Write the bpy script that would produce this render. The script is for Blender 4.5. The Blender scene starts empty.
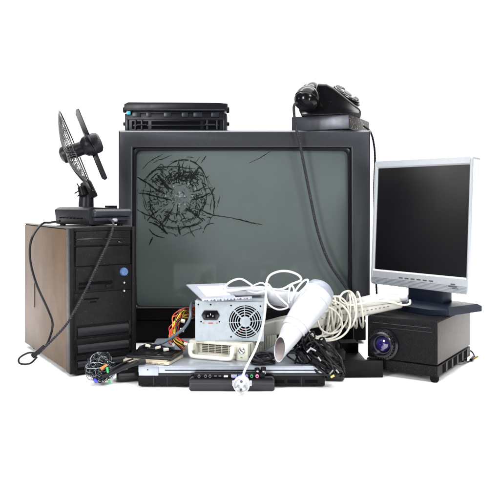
import bpy, bmesh, math, random
from mathutils import Vector, Matrix, Euler
random.seed(7)
S = bpy.context.scene
COL = S.collection
PI = math.pi
# ------------------------------------------------------------------ camera model
F, H, HY = 700.0, 0.349, 200.0           # focal length in 500-px pixels, eye height, horizon row
def P(px, py, Y):
    return Vector(((px-250)*Y/F, Y, H-(py-HY)*Y/F))

# ------------------------------------------------------------------ materials
MATS = {}
def mat(name, col, rough=.5, metal=0., spec=.5, noise=0., nscale=60., bump=0., bscale=400., col2=None,
        rvar=0., coat=0., speck=None, trans=0., stretch=None, dust=0.):
    if name in MATS: return MATS[name]
    if max(col) < .04 and metal == 0 and rough > .25: spec *= .45       # aged dull black plastic
    m = bpy.data.materials.new(name); m.use_nodes = True
    nt = m.node_tree; N = nt.nodes; L = nt.links
    b = N['Principled BSDF']
    b.inputs['Roughness'].default_value = rough
    b.inputs['Metallic'].default_value = metal
    b.inputs['Specular IOR Level'].default_value = spec
    b.inputs['Coat Weight'].default_value = coat
    b.inputs['Coat Roughness'].default_value = .12
    b.inputs['Transmission Weight'].default_value = trans
    b.inputs['Base Color'].default_value = (*col, 1)
    tc = N.new('ShaderNodeTexCoord')
    vec = tc.outputs['Object']
    if stretch:
        mp = N.new('ShaderNodeMapping'); mp.inputs['Scale'].default_value = stretch
        L.new(vec, mp.inputs['Vector']); vec = mp.outputs['Vector']
    out = None
    if noise > 0:
        nz = N.new('ShaderNodeTexNoise'); nz.inputs['Scale'].default_value = nscale; nz.inputs['Detail'].default_value = 6
        nz.inputs['Roughness'].default_value = .65
        L.new(vec, nz.inputs['Vector'])
        rp = N.new('ShaderNodeMapRange'); rp.inputs['From Min'].default_value = .3; rp.inputs['From Max'].default_value = .7
        L.new(nz.outputs['Fac'], rp.inputs['Value'])
        mx = N.new('ShaderNodeMix'); mx.data_type = 'RGBA'
        c2 = col2 or tuple(c*(1-noise) for c in col)
        mx.inputs[6].default_value = (*col, 1); mx.inputs[7].default_value = (*c2, 1)
        L.new(rp.outputs[0], mx.inputs[0]); out = mx.outputs[2]
        if rvar > 0:
            rr = N.new('ShaderNodeMapRange'); rr.inputs['To Min'].default_value = max(.02, rough-rvar); rr.inputs['To Max'].default_value = min(1, rough+rvar)
            L.new(nz.outputs['Fac'], rr.inputs['Value']); L.new(rr.outputs[0], b.inputs['Roughness'])
    def specks(scale, thr, colr, prev, amt=1.):
        n2 = N.new('ShaderNodeTexNoise'); n2.inputs['Scale'].default_value = scale; n2.inputs['Detail'].default_value = 2
        L.new(tc.outputs['Object'], n2.inputs['Vector'])
        r2 = N.new('ShaderNodeMapRange'); r2.inputs['From Min'].default_value = thr; r2.inputs['From Max'].default_value = thr+.05
        r2.inputs['To Max'].default_value = amt
        L.new(n2.outputs['Fac'], r2.inputs['Value'])
        mx = N.new('ShaderNodeMix'); mx.data_type = 'RGBA'
        if prev is None: mx.inputs[6].default_value = (*col, 1)
        else: L.new(prev, mx.inputs[6])
        mx.inputs[7].default_value = (*colr, 1); L.new(r2.outputs[0], mx.inputs[0])
        return mx.outputs[2]
    if speck: out = specks(speck[0], speck[1], speck[2], out, speck[3] if len(speck) > 3 else 1.)
    if dust: out = specks(420, .715, (.16, .16, .16), out, dust*.55)
    if out: L.new(out, b.inputs['Base Color'])
    if bump > 0:
        nb = N.new('ShaderNodeTexNoise'); nb.inputs['Scale'].default_value = bscale; nb.inputs['Detail'].default_value = 3
        L.new(tc.outputs['Object'], nb.inputs['Vector'])
        bp = N.new('ShaderNodeBump'); bp.inputs['Strength'].default_value = bump; bp.inputs['Distance'].default_value = .001
        L.new(nb.outputs['Fac'], bp.inputs['Height']); L.new(bp.outputs[0], b.inputs['Normal'])
    MATS[name] = m
    return m
BLK = mat('black_plastic', (.005, .005, .006), .34, spec=.22, noise=.5, nscale=40, bump=.25, bscale=900, rvar=.12, dust=.5)
BLKG = mat('black_gloss', (.004, .004, .006), .18, spec=.38, noise=.4, nscale=30, rvar=.1, dust=.5)
BLKM = mat('black_matte', (.005, .005, .006), .7, spec=.15, noise=.4, nscale=50, bump=.3)
DEEP = mat('black_recess', (.003, .003, .004), .9, spec=.1)
TVB = mat('tv_grey', (.062, .065, .074), .30, metal=.85, spec=.4, noise=.35, nscale=900, bump=.18, bscale=1500, rvar=.08, dust=.25)
TVBLK = mat('tv_lower', (.0035, .003, .004), .55, spec=.12, noise=.4, nscale=20, dust=.3)
TVLIP = mat('tv_lip', (.006, .007, .01), .3, spec=.4)
GLASS = mat('crt_glass', (.082, .099, .096), .07, spec=.12, noise=.14, nscale=6, dust=.25)
CRK = mat('crack_black', (.004, .006, .006), .5, spec=.2)
SHARD = mat('crack_shard', (.13, .155, .15), .3, spec=.35)
TWF = mat('tower_front', (.007, .0062, .007), .30, spec=.24, noise=.5, nscale=60, bump=.5, bscale=700, rvar=.1, dust=.8)
TWR = mat('tower_rib', (.012, .012, .016), .28, spec=.5, noise=.6, nscale=350, bump=.7, bscale=900)
TWS = mat('tower_side', (.115, .072, .043), .42, metal=.15, spec=.10, noise=.35, nscale=9, rvar=.06, bump=.06, bscale=300, dust=.4)
NAVY = mat('navy_plastic', (.007, .011, .022), .34, spec=.35, noise=.4, nscale=25, rvar=.1, dust=.4)
FANG = mat('fan_grey', (.009, .010, .013), .36, spec=.38, noise=.4, nscale=60, rvar=.1, bump=.2, dust=.7)
SILV = mat('silver_plastic', (.42, .44, .465), .34, metal=.35, spec=.5, noise=.10, nscale=300, rvar=.05)
SILW = mat('silver_light', (.60, .62, .65), .35, metal=.2, spec=.5, noise=.08, nscale=50)
LCD = mat('lcd_glass', (.004, .004, .005), .24, spec=.30, noise=.4, nscale=4, rvar=.06)
BTN = mat('button_dark', (.05, .055, .065), .4)
WHT = mat('white_plastic', (.42, .43, .46), .28, spec=.5, noise=.06, nscale=20)
WHTD = mat('white_dull', (.27, .285, .33), .4, spec=.4, noise=.2, nscale=30)
LBL = mat('paper_label', (.72, .73, .77), .6)
GRYI = mat('grey_intake', (.24, .26, .31), .45, spec=.4, noise=.3, nscale=260, bump=.4)
PINKIN = mat('nozzle_inside', (.32, .27, .27), .5, noise=.2)
CREAM = mat('cream_plastic', (.53, .52, .44), .45, spec=.4, noise=.22, nscale=26, bump=.08, dust=.0, speck=(60, .66, (.30, .27, .20), .5))
BEIGE = mat('beige_appliance', (.46, .45, .41), .42, spec=.4, noise=.2, nscale=14, speck=(70, .66, (.25, .23, .19), .5))
CORDC = mat('cream_cord', (.56, .54, .47), .5, noise=.3, nscale=60)
CORDW = mat('white_cord', (.58, .58, .60), .4, noise=.1, nscale=60)
STEEL = mat('psu_steel', (.33, .37, .40), .36, metal=.45, spec=.5, noise=.18, nscale=60, bump=.1, rvar=.08, dust=.15)
CHROME = mat('chrome', (.60, .60, .60), .2, metal=1., noise=.2, nscale=100)
BRASS = mat('brass', (.50, .36, .14), .3, metal=1.)
RUB = mat('rubber_cord', (.006, .006, .008), .42, spec=.4, noise=.4, nscale=120, dust=.4)
FAB = mat('fabric_cord', (.022, .021, .025), .7, spec=.3, speck=(700, .58, (.10, .10, .105), .7))
GCORD = mat('grey_cord', (.05, .065, .085), .42, spec=.5)
RED = mat('red_wire', (.42, .015, .012), .4); YEL = mat('yellow_wire', (.60, .40, .02), .4)
ORG = mat('orange_wire', (.75, .13, .02), .4); GRN = mat('green_jack', (.02, .28, .08), .4)
BLU = mat('blue_port', (.03, .10, .50), .4); BLUB = mat('blue_button', (.07, .15, .34), .22, spec=.6, noise=.75, nscale=420)
PNK = mat('pink_jack', (.60, .12, .25), .4); VIO = mat('violet_port', (.18, .14, .50), .4); TEAL = mat('teal_gear', (.01, .25, .30), .4)
LENS = mat('lens_glass', (.012, .006, .09), .04, spec=1., coat=1.)
PROJS = mat('projector_shell', (.005, .0052, .0062), .40, spec=.18, noise=.5, nscale=160, bump=.9, bscale=700, dust=.35, speck=(800, .62, (.05, .05, .055), .6))
PROJB = mat('projector_side', (.034, .023, .017), .42, metal=.3, spec=.4, noise=.4, nscale=40, bump=.6, bscale=500, dust=.6)
PHONE = mat('bakelite', (.004, .004, .005), .17, spec=.24, noise=.4, nscale=25, rvar=.12, coat=0., dust=.6)
BOXF = mat('phone_box_paint', (.045, .048, .065), .34, metal=.3, spec=.5, noise=.55, nscale=28, rvar=.1, dust=.5)
BOXS = mat('phone_box_side', (.035, .028, .024), .5, noise=.4, nscale=30, speck=(190, .60, (.42, .40, .38), .8))
TONER = mat('toner_plastic', (.005, .0055, .008), .33, spec=.38, noise=.4, nscale=60, rvar=.12, dust=.7)
TONL = mat('toner_grey', (.016, .018, .026), .3, spec=.5, noise=.5, nscale=70)
FLOORM = mat('white_studio_paper', (.93, .93, .93), .9, spec=.1)
CLEAR = mat('clear_plastic_strand', (.035, .05, .06), .12, spec=.9, noise=.6, nscale=90)

# ------------------------------------------------------------------ object helpers
class T:                                  # a thing: an Empty at its base
    def __init__(s, name, label, cat, loc, rz=0, group=None, sc=1.0):
        o = bpy.data.objects.new(name, None); COL.objects.link(o)
        o.empty_display_size = .02
        o.location = loc; o.rotation_euler = (0, 0, rz)
        o['label'] = label; o['category'] = cat
        if group: o['group'] = group
        s.o = o; o.scale = (sc, sc, sc); s.M = Matrix.Translation(Vector(loc)) @ Matrix.Rotation(rz, 4, 'Z') @ Matrix.Scale(sc, 4); s.I = s.M.inverted()
    def L(s, px, py, Y): return s.I @ P(px, py, Y)
    def W(s, v): return s.I @ Vector(v)
def finish(name, bm, m, parent=None, ang=38):
    bmesh.ops.remove_doubles(bm, verts=bm.verts, dist=1e-6)
    bmesh.ops.recalc_face_normals(bm, faces=bm.faces)
    me = bpy.data.meshes.new(name); bm.to_mesh(me); bm.free()
    for x in (m if isinstance(m, (list, tuple)) else [m]): me.materials.append(x)
    me.shade_smooth(); me.set_sharp_from_angle(angle=math.radians(ang))
    o = bpy.data.objects.new(name, me); COL.objects.link(o)
    if parent is not None: o.parent = parent.o if isinstance(parent, T) else parent
    return o
def tag(o, label=None, cat=None, kind=None, group=None):
    if label: o['label'] = label
    if cat: o['category'] = cat
    if kind: o['kind'] = kind
    if group: o['group'] = group
    return o
NB = bmesh.new
def merge(bm, tmp, M=None, mi=0):
    if M is not None: bmesh.ops.transform(tmp, matrix=M, verts=tmp.verts)
    vm = {v: bm.verts.new(v.co) for v in tmp.verts}
    for f in tmp.faces:
        try:
            nf = bm.faces.new([vm[v] for v in f.verts]); nf.material_index = mi
        except ValueError: pass
    tmp.free()
def box(bm, c, s, bev=0., rot=None, seg=2, mi=0):
    t = bmesh.new(); bmesh.ops.create_cube(t, size=1)
    bmesh.ops.scale(t, vec=Vector(s), verts=t.verts)
    if bev > 0: bmesh.ops.bevel(t, geom=list(t.edges), offset=min(bev, min(s)*.45), segments=seg, profile=.6, affect='EDGES')
    M = Matrix.Translation(Vector(c))
    if rot is not None: M = M @ (rot if isinstance(rot, Matrix) else Euler(rot).to_matrix().to_4x4())
    merge(bm, t, M, mi)
def bb(bm, x0, x1, y0, y1, z0, z1, bev=0., mi=0, seg=2):
    box(bm, ((x0+x1)/2, (y0+y1)/2, (z0+z1)/2), (abs(x1-x0), abs(y1-y0), abs(z1-z0)), bev, seg=seg, mi=mi)
def axm(p, d):                             # matrix placing local +Z along d at p
    return Matrix.Translation(Vector(p)) @ Vector(d).normalized().to_track_quat('Z', 'Y').to_matrix().to_4x4()
def lathe(bm, prof, M=None, seg=32, mi=0, sx=1, sy=1):
    t = bmesh.new(); rings = []
    for r, h in prof:
        if r < 1e-6: rings.append([t.verts.new((0, 0, h))])
        else: rings.append([t.verts.new((r*math.cos(2*PI*k/seg)*sx, r*math.sin(2*PI*k/seg)*sy, h)) for k in range(seg)])
    for a, b in zip(rings, rings[1:]):
        for k in range(seg):
            q = (k+1) % seg
            if len(a) == 1 and len(b) == 1: continue
            if len(a) == 1: t.faces.new((a[0], b[k], b[q]))
            elif len(b) == 1: t.faces.new((a[k], b[0], a[q]))
            else: t.faces.new((a[k], b[k], b[q], a[q]))
    merge(bm, t, M, mi)
def cyl(bm, p0, p1, r0, r1=None, seg=20, bev=.0, mi=0):
    p0 = Vector(p0); p1 = Vector(p1); r1 = r0 if r1 is None else r1
    h = (p1-p0).length
    pr = [(0, 0), (r0-bev, 0), (r0, bev), (r1, h-bev), (r1-bev, h), (0, h)] if bev else [(0, 0), (r0, 0), (r1, h), (0, h)]
    lathe(bm, pr, axm(p0, p1-p0), seg, mi)
def smooth(pts, n=8, closed=False):
    pts = [Vector(p) for p in pts]; out = []
    c = len(pts)
    for i in range(c if closed else c-1):
        if closed: a, b, d, e = pts[i-1], pts[i], pts[(i+1) % c], pts[(i+2) % c]
        else: a, b, d, e = pts[max(i-1, 0)], pts[i], pts[i+1], pts[min(i+2, c-1)]
        for k in range(n):
            t = k/n
            out.append(.5*((2*b)+(d-a)*t+(2*a-5*b+4*d-e)*t*t+(3*b-a-3*d+e)*t**3))
    if not closed: out.append(pts[-1])
    return out
def frames(pts, closed=False):
    n = len(pts); tg = []
    for i in range(n):
        a = pts[i-1] if (i > 0 or closed) else pts[0]
        b = pts[(i+1) % n] if (i < n-1 or closed) else pts[-1]
        d = (b-a); tg.append(d.normalized() if d.length > 1e-9 else Vector((0, 0, 1)))
    u = tg[0].orthogonal().normalized(); fr = []
    for i in range(n):
        u = (u-tg[i]*u.dot(tg[i]))
        u = u.normalized() if u.length > 1e-6 else tg[i].orthogonal().normalized()
        fr.append((u.copy(), tg[i].cross(u)))
    return fr
def tube(bm, pts, r, seg=8, n=8, closed=False, mi=0, raw=False, rfun=None):
    pts = [Vector(p) for p in pts] if raw else smooth(pts, n, closed)
    fr = frames(pts, closed); rings = []
    for i, (p, (u, v)) in enumerate(zip(pts, fr)):
        rr = rfun(i/(len(pts)-1)) if rfun else r
        rings.append([bm.verts.new(p+u*rr*math.cos(2*PI*k/seg)+v*rr*math.sin(2*PI*k/seg)) for k in range(seg)])
    m = len(rings)
    for i in range(m if closed else m-1):
        a, b = rings[i], rings[(i+1) % m]
        for k in range(seg):
            q = (k+1) % seg
            f = bm.faces.new((a[k], a[q], b[q], b[k])); f.material_index = mi
    if not closed:
        bm.faces.new(rings[0][::-1]).material_index = mi; bm.faces.new(rings[-1]).material_index = mi
def twist(bm, pts, R, r, pitch, strands=2, n=10):
    base = smooth(pts, n); d = [0]
    for a, b in zip(base, base[1:]): d.append(d[-1]+(b-a).length)
    # resample finely
    tot = d[-1]; steps = max(8, int(tot/pitch*10)); rs = []; j = 0
    for i in range(steps+1):
        s = tot*i/steps
        while j < len(d)-2 and d[j+1] < s: j += 1
        t = (s-d[j])/max(1e-9, d[j+1]-d[j]); rs.append(base[j].lerp(base[j+1], t))
    fr = frames(rs)
    for st in range(strands):
        q = []
        for i, (p, (u, v)) in enumerate(zip(rs, fr)):
            a = 2*PI*(tot*i/steps)/pitch+2*PI*st/strands
            q.append(p+u*R*math.cos(a)+v*R*math.sin(a))
        tube(bm, q, r, 6, raw=True)
def loft(bm, loops, cap0=False, cap1=False, mi=0):
    R = [[bm.verts.new(Vector(p)) for p in lp] for lp in loops]
    n = len(R[0])
    for a, b in zip(R, R[1:]):
        for k in range(n):
            q = (k+1) % n; bm.faces.new((a[k], a[q], b[q], b[k])).material_index = mi
    if cap0: bm.faces.new(R[0][::-1]).material_index = mi
    if cap1: bm.faces.new(R[-1]).material_index = mi
def rr(x0, x1, z0, z1, r, y, n=5):         # rounded rectangle loop in the XZ plane
    out = []
    for cx, cz, a0 in ((x1-r, z1-r, 0), (x0+r, z1-r, 90), (x0+r, z0+r, 180), (x1-r, z0+r, 270)):
        for k in range(n+1):
            a = math.radians(a0+90*k/n); out.append((cx+r*math.cos(a), y, cz+r*math.sin(a)))
    return out
def prism(bm, poly, y0, y1, bev=0., M=None, mi=0, seg=2):  # polygon in XZ extruded along Y
    t = bmesh.new(); a = [t.verts.new((x, y0, z)) for x, z in poly]; b = [t.verts.new((x, y1, z)) for x, z in poly]
    t.faces.new(a); t.faces.new(b[::-1]); n = len(poly)
    for k in range(n): t.faces.new((a[k], b[k], b[(k+1) % n], a[(k+1) % n]))
    bmesh.ops.recalc_face_normals(t, faces=t.faces)
    if bev: bmesh.ops.bevel(t, geom=list(t.edges), offset=bev, segments=seg, profile=.6, affect='EDGES')
    merge(bm, t, M, mi)
def slab(bm, c4, th, bev=0.):              # four top corners, thickness along the normal
    c4 = [Vector(c) for c in c4]; nrm = (c4[1]-c4[0]).cross(c4[3]-c4[0]).normalized()
    if nrm.z < 0: nrm = -nrm
    t = bmesh.new(); a = [t.verts.new(c) for c in c4]; b = [t.verts.new(c-nrm*th) for c in c4]
    t.faces.new(a); t.faces.new(b[::-1])
    for k in range(4): t.faces.new((a[k], b[k], b[(k+1) % 4], a[(k+1) % 4]))
    bmesh.ops.recalc_face_normals(t, faces=t.faces)
    if bev: bmesh.ops.bevel(t, geom=list(t.edges), offset=bev, segments=2, affect='EDGES')
    merge(bm, t)
def disc(M, n): pass

def each(name, m, par, specs, bev=.0005):
    for q in specs:
        b = NB(); bb(b, *q, bev); finish(name, b, m, par)
# ------------------------------------------------------------------ setting: white studio sweep
bm = NB(); xs = 3.6
prof = [(.35, 0), (3.0, 0)]
v = [[bm.verts.new((sx*xs, y, 0)) for sx in (-1, 1)] for y, z in prof]
bm.faces.new((v[0][0], v[0][1], v[1][1], v[1][0]))
tag(finish('floor', bm, FLOORM), 'seamless white floor', None, 'structure')
bm = NB(); pr = [(3.0+.8*math.sin(a), .8-.8*math.cos(a)) for a in [PI/2*k/12 for k in range(13)]]+[(3.8, 3.4)]
R_ = [[bm.verts.new((sx*xs, y, z)) for sx in (-1, 1)] for y, z in pr]
for a, b in zip(R_, R_[1:]): bm.faces.new((a[0], a[1], b[1], b[0]))
tag(finish('backdrop', bm, FLOORM), 'white backdrop curving up from the floor', None, 'structure')

# ------------------------------------------------------------------ television
YT = 1.70
tv = T('television', 'big old tube television with a grey frame and a smashed screen, standing behind everything', 'television', (-.0134, YT, 0))
ox = -.0134
X0, X1 = -.3206-ox, .2939-ox; ZT = .519
sx0, sx1, sz0, sz1 = -.2793-ox, .2404-ox, .0867, .4704
bm = NB()
# three-sided grey frame: left post, top beam, right post, mitred
def ring(o, i, y):
    ox0, ox1, oz = o; return [(ox0, y, .084), (ox0, y, oz), (ox1, y, oz), (ox1, y, .084)]
def lvl(inset, y): return [(X0+inset, y, .084), (X0+inset, y, ZT-inset), (X1-inset, y, ZT-inset), (X1-inset, y, .084)]
def inn(g, y): return [(sx0-g, y, .084), (sx0-g, y, sz1+g), (sx1+g, y, sz1+g), (sx1+g, y, .084)]
L_ = [lvl(.004, .075), lvl(0, .07), lvl(0, .008), lvl(.0015, .003), lvl(.005, 0), inn(.010, .003), inn(.006, .006), inn(.004, .012), inn(.004, .03)]
V_ = [[bm.verts.new(p) for p in l] for l in L_]
for a, b in zip(V_, V_[1:]):
    for k in range(3): bm.faces.new((a[k], a[k+1], b[k+1], b[k]))
for k in (0, 3): bm.faces.new([l[k] for l in V_][::(1 if k else -1)])
finish('bezel', bm, TVB, tv)
bm = NB()
loft(bm, [rr(sx0-.0045, sx1+.0045, sz0-.002, sz1+.0045, .010, .004), rr(sx0-.002, sx1+.002, sz0, sz1+.002, .010, .003), rr(sx0, sx1, sz0+.002, sz1, .012, .005), rr(sx0+.002, sx1-.002, sz0+.003, sz1-.002, .012, .026)])
finish('screen_surround', bm, TVLIP, tv)
GX, GZ = (sx0+sx1)/2, (sz0+sz1)/2; GW, GH = (sx1-sx0)/2+.001, (sz1-sz0)/2+.001
def gy(x, z): return .0235-.013*(1-((x-GX)/GW)**2)*.6-.009*(1-((z-GZ)/GH)**2)*.6-.004
bm = NB(); NXg, NZg = 40, 30
g = [[bm.verts.new((GX+GW*(2*i/NXg-1), gy(GX+GW*(2*i/NXg-1), GZ+GH*(2*j/NZg-1)), GZ+GH*(2*j/NZg-1))) for i in range(NXg+1)] for j in range(NZg+1)]
for j in range(NZg):
    for i in range(NXg): bm.faces.new((g[j][i], g[j][i+1], g[j+1][i+1], g[j+1][i]))
screen = finish('screen', bm, GLASS, tv, 80)
# cracks, drawn on the glass as thin ribbons of real thickness
def ribbon(bm, pts, w, n=6, jit=.4, broken=0., mi=0):
    pts = [Vector(p) for p in pts]
    q = smooth([(p[0], p[1], 0) for p in pts], n)
    m = len(q); edge = []
    for i, p in enumerate(q):
        a = q[max(0, i-1)]; b = q[min(m-1, i+1)]; d = (b-a)
        nrm = Vector((-d.y, d.x, 0)).normalized() if d.length > 1e-6 else Vector((0, 1, 0))
        t = i/(m-1); ww = w*(.35+.65*math.sin(PI*min(1, max(0, t))))*random.uniform(.5, 1.3)
        p = p+nrm*random.uniform(-jit, jit)
        edge.append((p+nrm*ww/2, p-nrm*ww/2))
    def gpt(p, dy):
        x = (p.x-250)*(YT+.012)/F-ox; z = H-(p.y-HY)*(YT+.012)/F
        x = min(max(x, sx0+.002), sx1-.002); z = min(max(z, sz0+.004), sz1-.002)
        return (x, gy(x, z)-dy, z)
    for i in range(m-1):
        if random.random() < broken: continue
        a, b = edge[i], edge[i+1]
        t = bmesh.new()
        f = [t.verts.new(gpt(p, .0004)) for p in (a[0], b[0], b[1], a[1])]
        bk = [t.verts.new(gpt(p, -.0006)) for p in (a[0], b[0], b[1], a[1])]
        try:
            t.faces.new(f)
            for k in range(4): t.faces.new((f[k], bk[k], bk[(k+1) % 4], f[(k+1) % 4]))
        except ValueError: pass
        merge(bm, t, None, mi)
ST = [([(155,115),(185,90),(225,76),(275,78),(320,105),(350,150),(368,200)],1.0),([(362,200),(385,240),(397,290),(393,345)],1.1),
 ([(40,180),(60,160),(90,130),(130,120),(160,125)],.9),([(75,150),(110,115),(150,110),(200,108),(250,115),(300,118)],.8),
 ([(35,120),(70,85),(110,60),(140,45)],.6),([(10,160),(60,190),(110,225),(150,245)],1.2),([(15,240),(60,245),(120,262),(180,275)],1.1),
 ([(5,320),(50,345),(110,375),(160,440)],1.0),([(70,385),(110,400),(145,430),(165,445)],1.3),([(60,380),(90,345),(115,330)],1.0),
 ([(110,150),(140,190),(165,225)],1.2),([(115,150),(150,200),(190,225)],1.8),([(220,70),(220,130),(218,190)],1.0),
 ([(320,110),(295,150),(270,195)],2.0),([(355,205),(320,225),(285,235)],.9),([(375,240),(330,262),(290,275)],1.6),
 ([(345,265),(350,290),(335,330)],1.0),([(290,315),(340,330),(390,350),(450,358)],.9),([(445,358),(520,372),(580,388),(635,396)],.7),
 ([(255,315),(300,345),(340,380)],1.8),([(340,380),(300,400),(240,410),(180,412)],.9),([(190,315),(160,360),(120,410)],1.5),
 ([(215,400),(222,430),(228,450)],1.3),([(270,400),(280,430),(300,460)],.6),([(90,460),(80,480),(70,500)],1.0),([(75,290),(80,320),(100,360)],1.0),
 ([(120,370),(150,430),(160,445)],1.0),([(310,290),(325,310),(320,350),(290,380)],.8),([(395,390),(360,400),(340,440)],.6),
 ([(70,420),(100,450),(150,465)],.7),([(70,180),(100,150),(115,140)],.9),([(330,90),(345,70),(355,55)],.7),([(400,215),(380,235)],.5),
 ([(350,265),(380,245),(400,212)],.5),([(300,120),(340,150),(350,200)],.5),([(230,335),(255,375)],.6),([(215,310),(205,370)],1.1)]
bm = NB()
cv = lambda p: (135+p[0]/5, 145+p[1]/5)
for s, w in ST: ribbon(bm, [cv(p) for p in s], w*1.55, 7, .22, .012)
def scrib(cx, cy, sx, sy, n, ln, w):
    for _ in range(n):
        x = random.gauss(cx, sx); y = random.gauss(cy, sy); l = random.uniform(.5, 1.3)*ln
        cxx, cyy = 178, 197
        if random.random() < .5: a = math.atan2(y-cyy, x-cxx)
        else: a = math.atan2(y-cyy, x-cxx)+PI/2
        a += random.uniform(-.5, .5)
        p = (x, y); q = (x+l*math.cos(a), y+l*math.sin(a)); mid = ((p[0]+q[0])/2+random.uniform(-.6, .6), (p[1]+q[1])/2+random.uniform(-.6, .6))
        ribbon(bm, [p, mid, q], w*random.uniform(.5, 1.5), 3, .2, .03)
scrib(179, 178, 9, 4.5, 110, 6, .9); scrib(166, 183, 5, 6, 45, 6, .8); scrib(190, 180, 5, 5, 40, 6, .9)
scrib(160, 203, 6, 7, 34, 5, .7); scrib(178, 215, 12, 6, 36, 5, .7); scrib(198, 203, 5, 8, 44, 5, .8); scrib(177, 197, 9, 7, 40, 3, .5)
for r0, n in ((20, 34), (28, 42), (35, 34), (41, 14)):
    for _ in range(n):
        a = random.uniform(0, 2*PI); da = random.uniform(.08, .42)
        ribbon(bm, [(178+r0*1.0*math.cos(t)+random.uniform(-1.5,1.5), 195+r0*.97*math.sin(t)+random.uniform(-1.5,1.5)) for t in (a, a+da/2, a+da)], random.uniform(.3, .8), 4, .15, .03)
for _ in range(26):
    a = random.uniform(0, 2*PI); r0 = random.uniform(9, 26); r1 = r0+random.uniform(5, 15)
    ribbon(bm, [(178+r*math.cos(a+.03*random.uniform(-1, 1)), 196+r*math.sin(a)) for r in (r0, (r0+r1)/2, r1)], random.uniform(.4, 1.0), 5, .2, .05)
finish('crack_web', bm, CRK, screen)
for q in ([(249,163),(258,159),(266,154),(271,151)], [(195,163),(200,157)]):
    bm = NB(); ribbon(bm, q, .6, 6, .2, 0); finish('crack', bm, CRK, screen)
bm = NB()
def shard(x, y, s):
    a = random.uniform(0, 2*PI); pts = [(x+s*random.uniform(.5, 1)*math.cos(a+k*2.1), y+s*random.uniform(.5, 1)*math.sin(a+k*2.1)) for k in range(3)]
    q = []
    for p in pts:
        X = (p[0]-250)*(YT+.012)/F-ox; Z = H-(p[1]-HY)*(YT+.012)/F; q.append((X, gy(X, Z)-random.uniform(.0006, .0016), Z))
    a0 = [bm.verts.new(c) for c in q]; b0 = [bm.verts.new((c[0], c[1]+.0018, c[2])) for c in q]
    bm.faces.new(a0)
    for k in range(3): bm.faces.new((a0[k], b0[k], b0[(k+1) % 3], a0[(k+1) % 3]))
bm.free()
for _ in range(26):
    a = random.uniform(0, 2*PI); r = abs(random.gauss(0, 11)); bm = NB(); shard(178+r*math.cos(a), 196+r*.95*math.sin(a), random.uniform(.7, 2.2)); finish('glass_shard', bm, SHARD, screen, 10)
bm = NB()
bb(bm, X0+.008, .2817-ox, .003, .08, .056, .083, .002); bb(bm, X0+.008, .2817-ox, 0.0, .08, .008, .0545, .003)
bb(bm, X0+.02, X1-.03, .012, .08, 0, .009, .002)
finish('lower_panel', bm, TVBLK, tv)
for x in (-.06, -.04, -.02, 0, .02):
    bm = NB(); cyl(bm, (x, -.0012, .03), (x, .004, .03), .005, seg=14, bev=.0006); finish('control_knob', bm, TVLIP, tv)
bm = NB()
def lp(i, y, zb, zt): return rr(X0+i, X1-i, zb, zt, .02, y)
loft(bm, [lp(.004, .074, .003, ZT-.003), lp(.006, .25, .003, ZT-.006), lp(.05, .30, .01, ZT-.07), lp(.12, .42, .03, ZT-.15), lp(.13, .44, .04, ZT-.16)], True, True)
finish('rear_cabinet', bm, TVBLK, tv)

# ------------------------------------------------------------------ computer tower
tw = T('computer_tower', 'upright black computer tower with a bronze side, standing on the floor at the left', 'computer', (-.353, 1.3725, 0), math.radians(32))
W_, D_, HT = .140, .350, .294
bm = NB()
bb(bm, .003, W_-.003, .022, D_, .008, HT-.002, .002)
for x in (.02, W_-.02):
    for y in (.04, D_-.04): cyl(bm, (x, y, 0), (x, y, .009), .009, seg=14)
case = finish('case', bm, BLKM, tw)
bm = NB(); bb(bm, .0002, .0035, .026, D_-.003, .010, HT-.004, .001)
sp = finish('side_panel', bm, TWS, tw)
bm = NB(); bb(bm, -.0010, .0006, .258, .262, .105, .160, .0006)
finish('grip_slot', bm, mat('slot_brown', (.05, .035, .025), .5), sp)
bm = NB(); bb(bm, .0002, W_-.0002, .024, D_, HT-.002, HT+.001, .0008)
finish('top_panel', bm, mat('tower_top', (.10, .085, .075), .35, metal=.4, noise=.3), tw)
# front panel: a moulded frame round the bays
bm = NB()
bb(bm, 0, .010, 0, .026, .006, HT, .003); bb(bm, W_-.010, W_, 0, .026, .006, HT, .003)
bb(bm, .0095, W_-.0095, .003, .026, HT-.007, HT, .0015)
bb(bm, .0095, W_-.0095, .008, .026, .006, HT-.006)                     # backing
bb(bm, .009, W_-.009, .004, .022, .165, .2165, .001)
bb(bm, .009, W_-.009, .004, .022, .100, .1645, .001)
for z0, z1 in ((.0085, .012), (.035, .041), (.066, .073)): bb(bm, .009, W_-.009, .004, .022, z0-.004, z1, .001)
bb(bm, .009, .016, .004, .022, .008, .102, .001); bb(bm, W_-.016, W_-.009, .004, .022, .008, .102, .001)
fp = finish('front_panel', bm, TWF, tw)
for z0, z1 in ((.2585, .2865), (.218, .2555)):
    bm = NB(); bb(bm, .0115, W_-.0125, .0015, .015, z0, z1, .0015)
    o = finish('drive_bay_cover', bm, TWF, tw)
    if z0 > .25:
        b2 = NB(); bb(b2, .014, W_-.016, -.0002, .003, .2705, .2725, .0005); bb(b2, .10, .108, -.0008, .003, .262, .2655, .0005)
        finish('tray_seam', b2, BLKG, o)
bm = NB(); bb(bm, .0125, .092, .0015, .01, .169, .2145, .0015); fl = finish('floppy_drive', bm, TWF, tw)
each('disk_slot', DEEP, fl, [(.018, .088, -.0002, .003, .180, .1855), (.018, .040, -.0004, .002, .172, .176)], .0004)
bm = NB(); bb(bm, .074, .084, -.002, .003, .173, .178, .0008); finish('eject_button', bm, TWF, fl)
bm = NB(); cyl(bm, (.1135, .005, .202), (.1135, -.002, .202), .0088, .0078, 24, .001); finish('power_button', bm, BLUB, tw)
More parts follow.
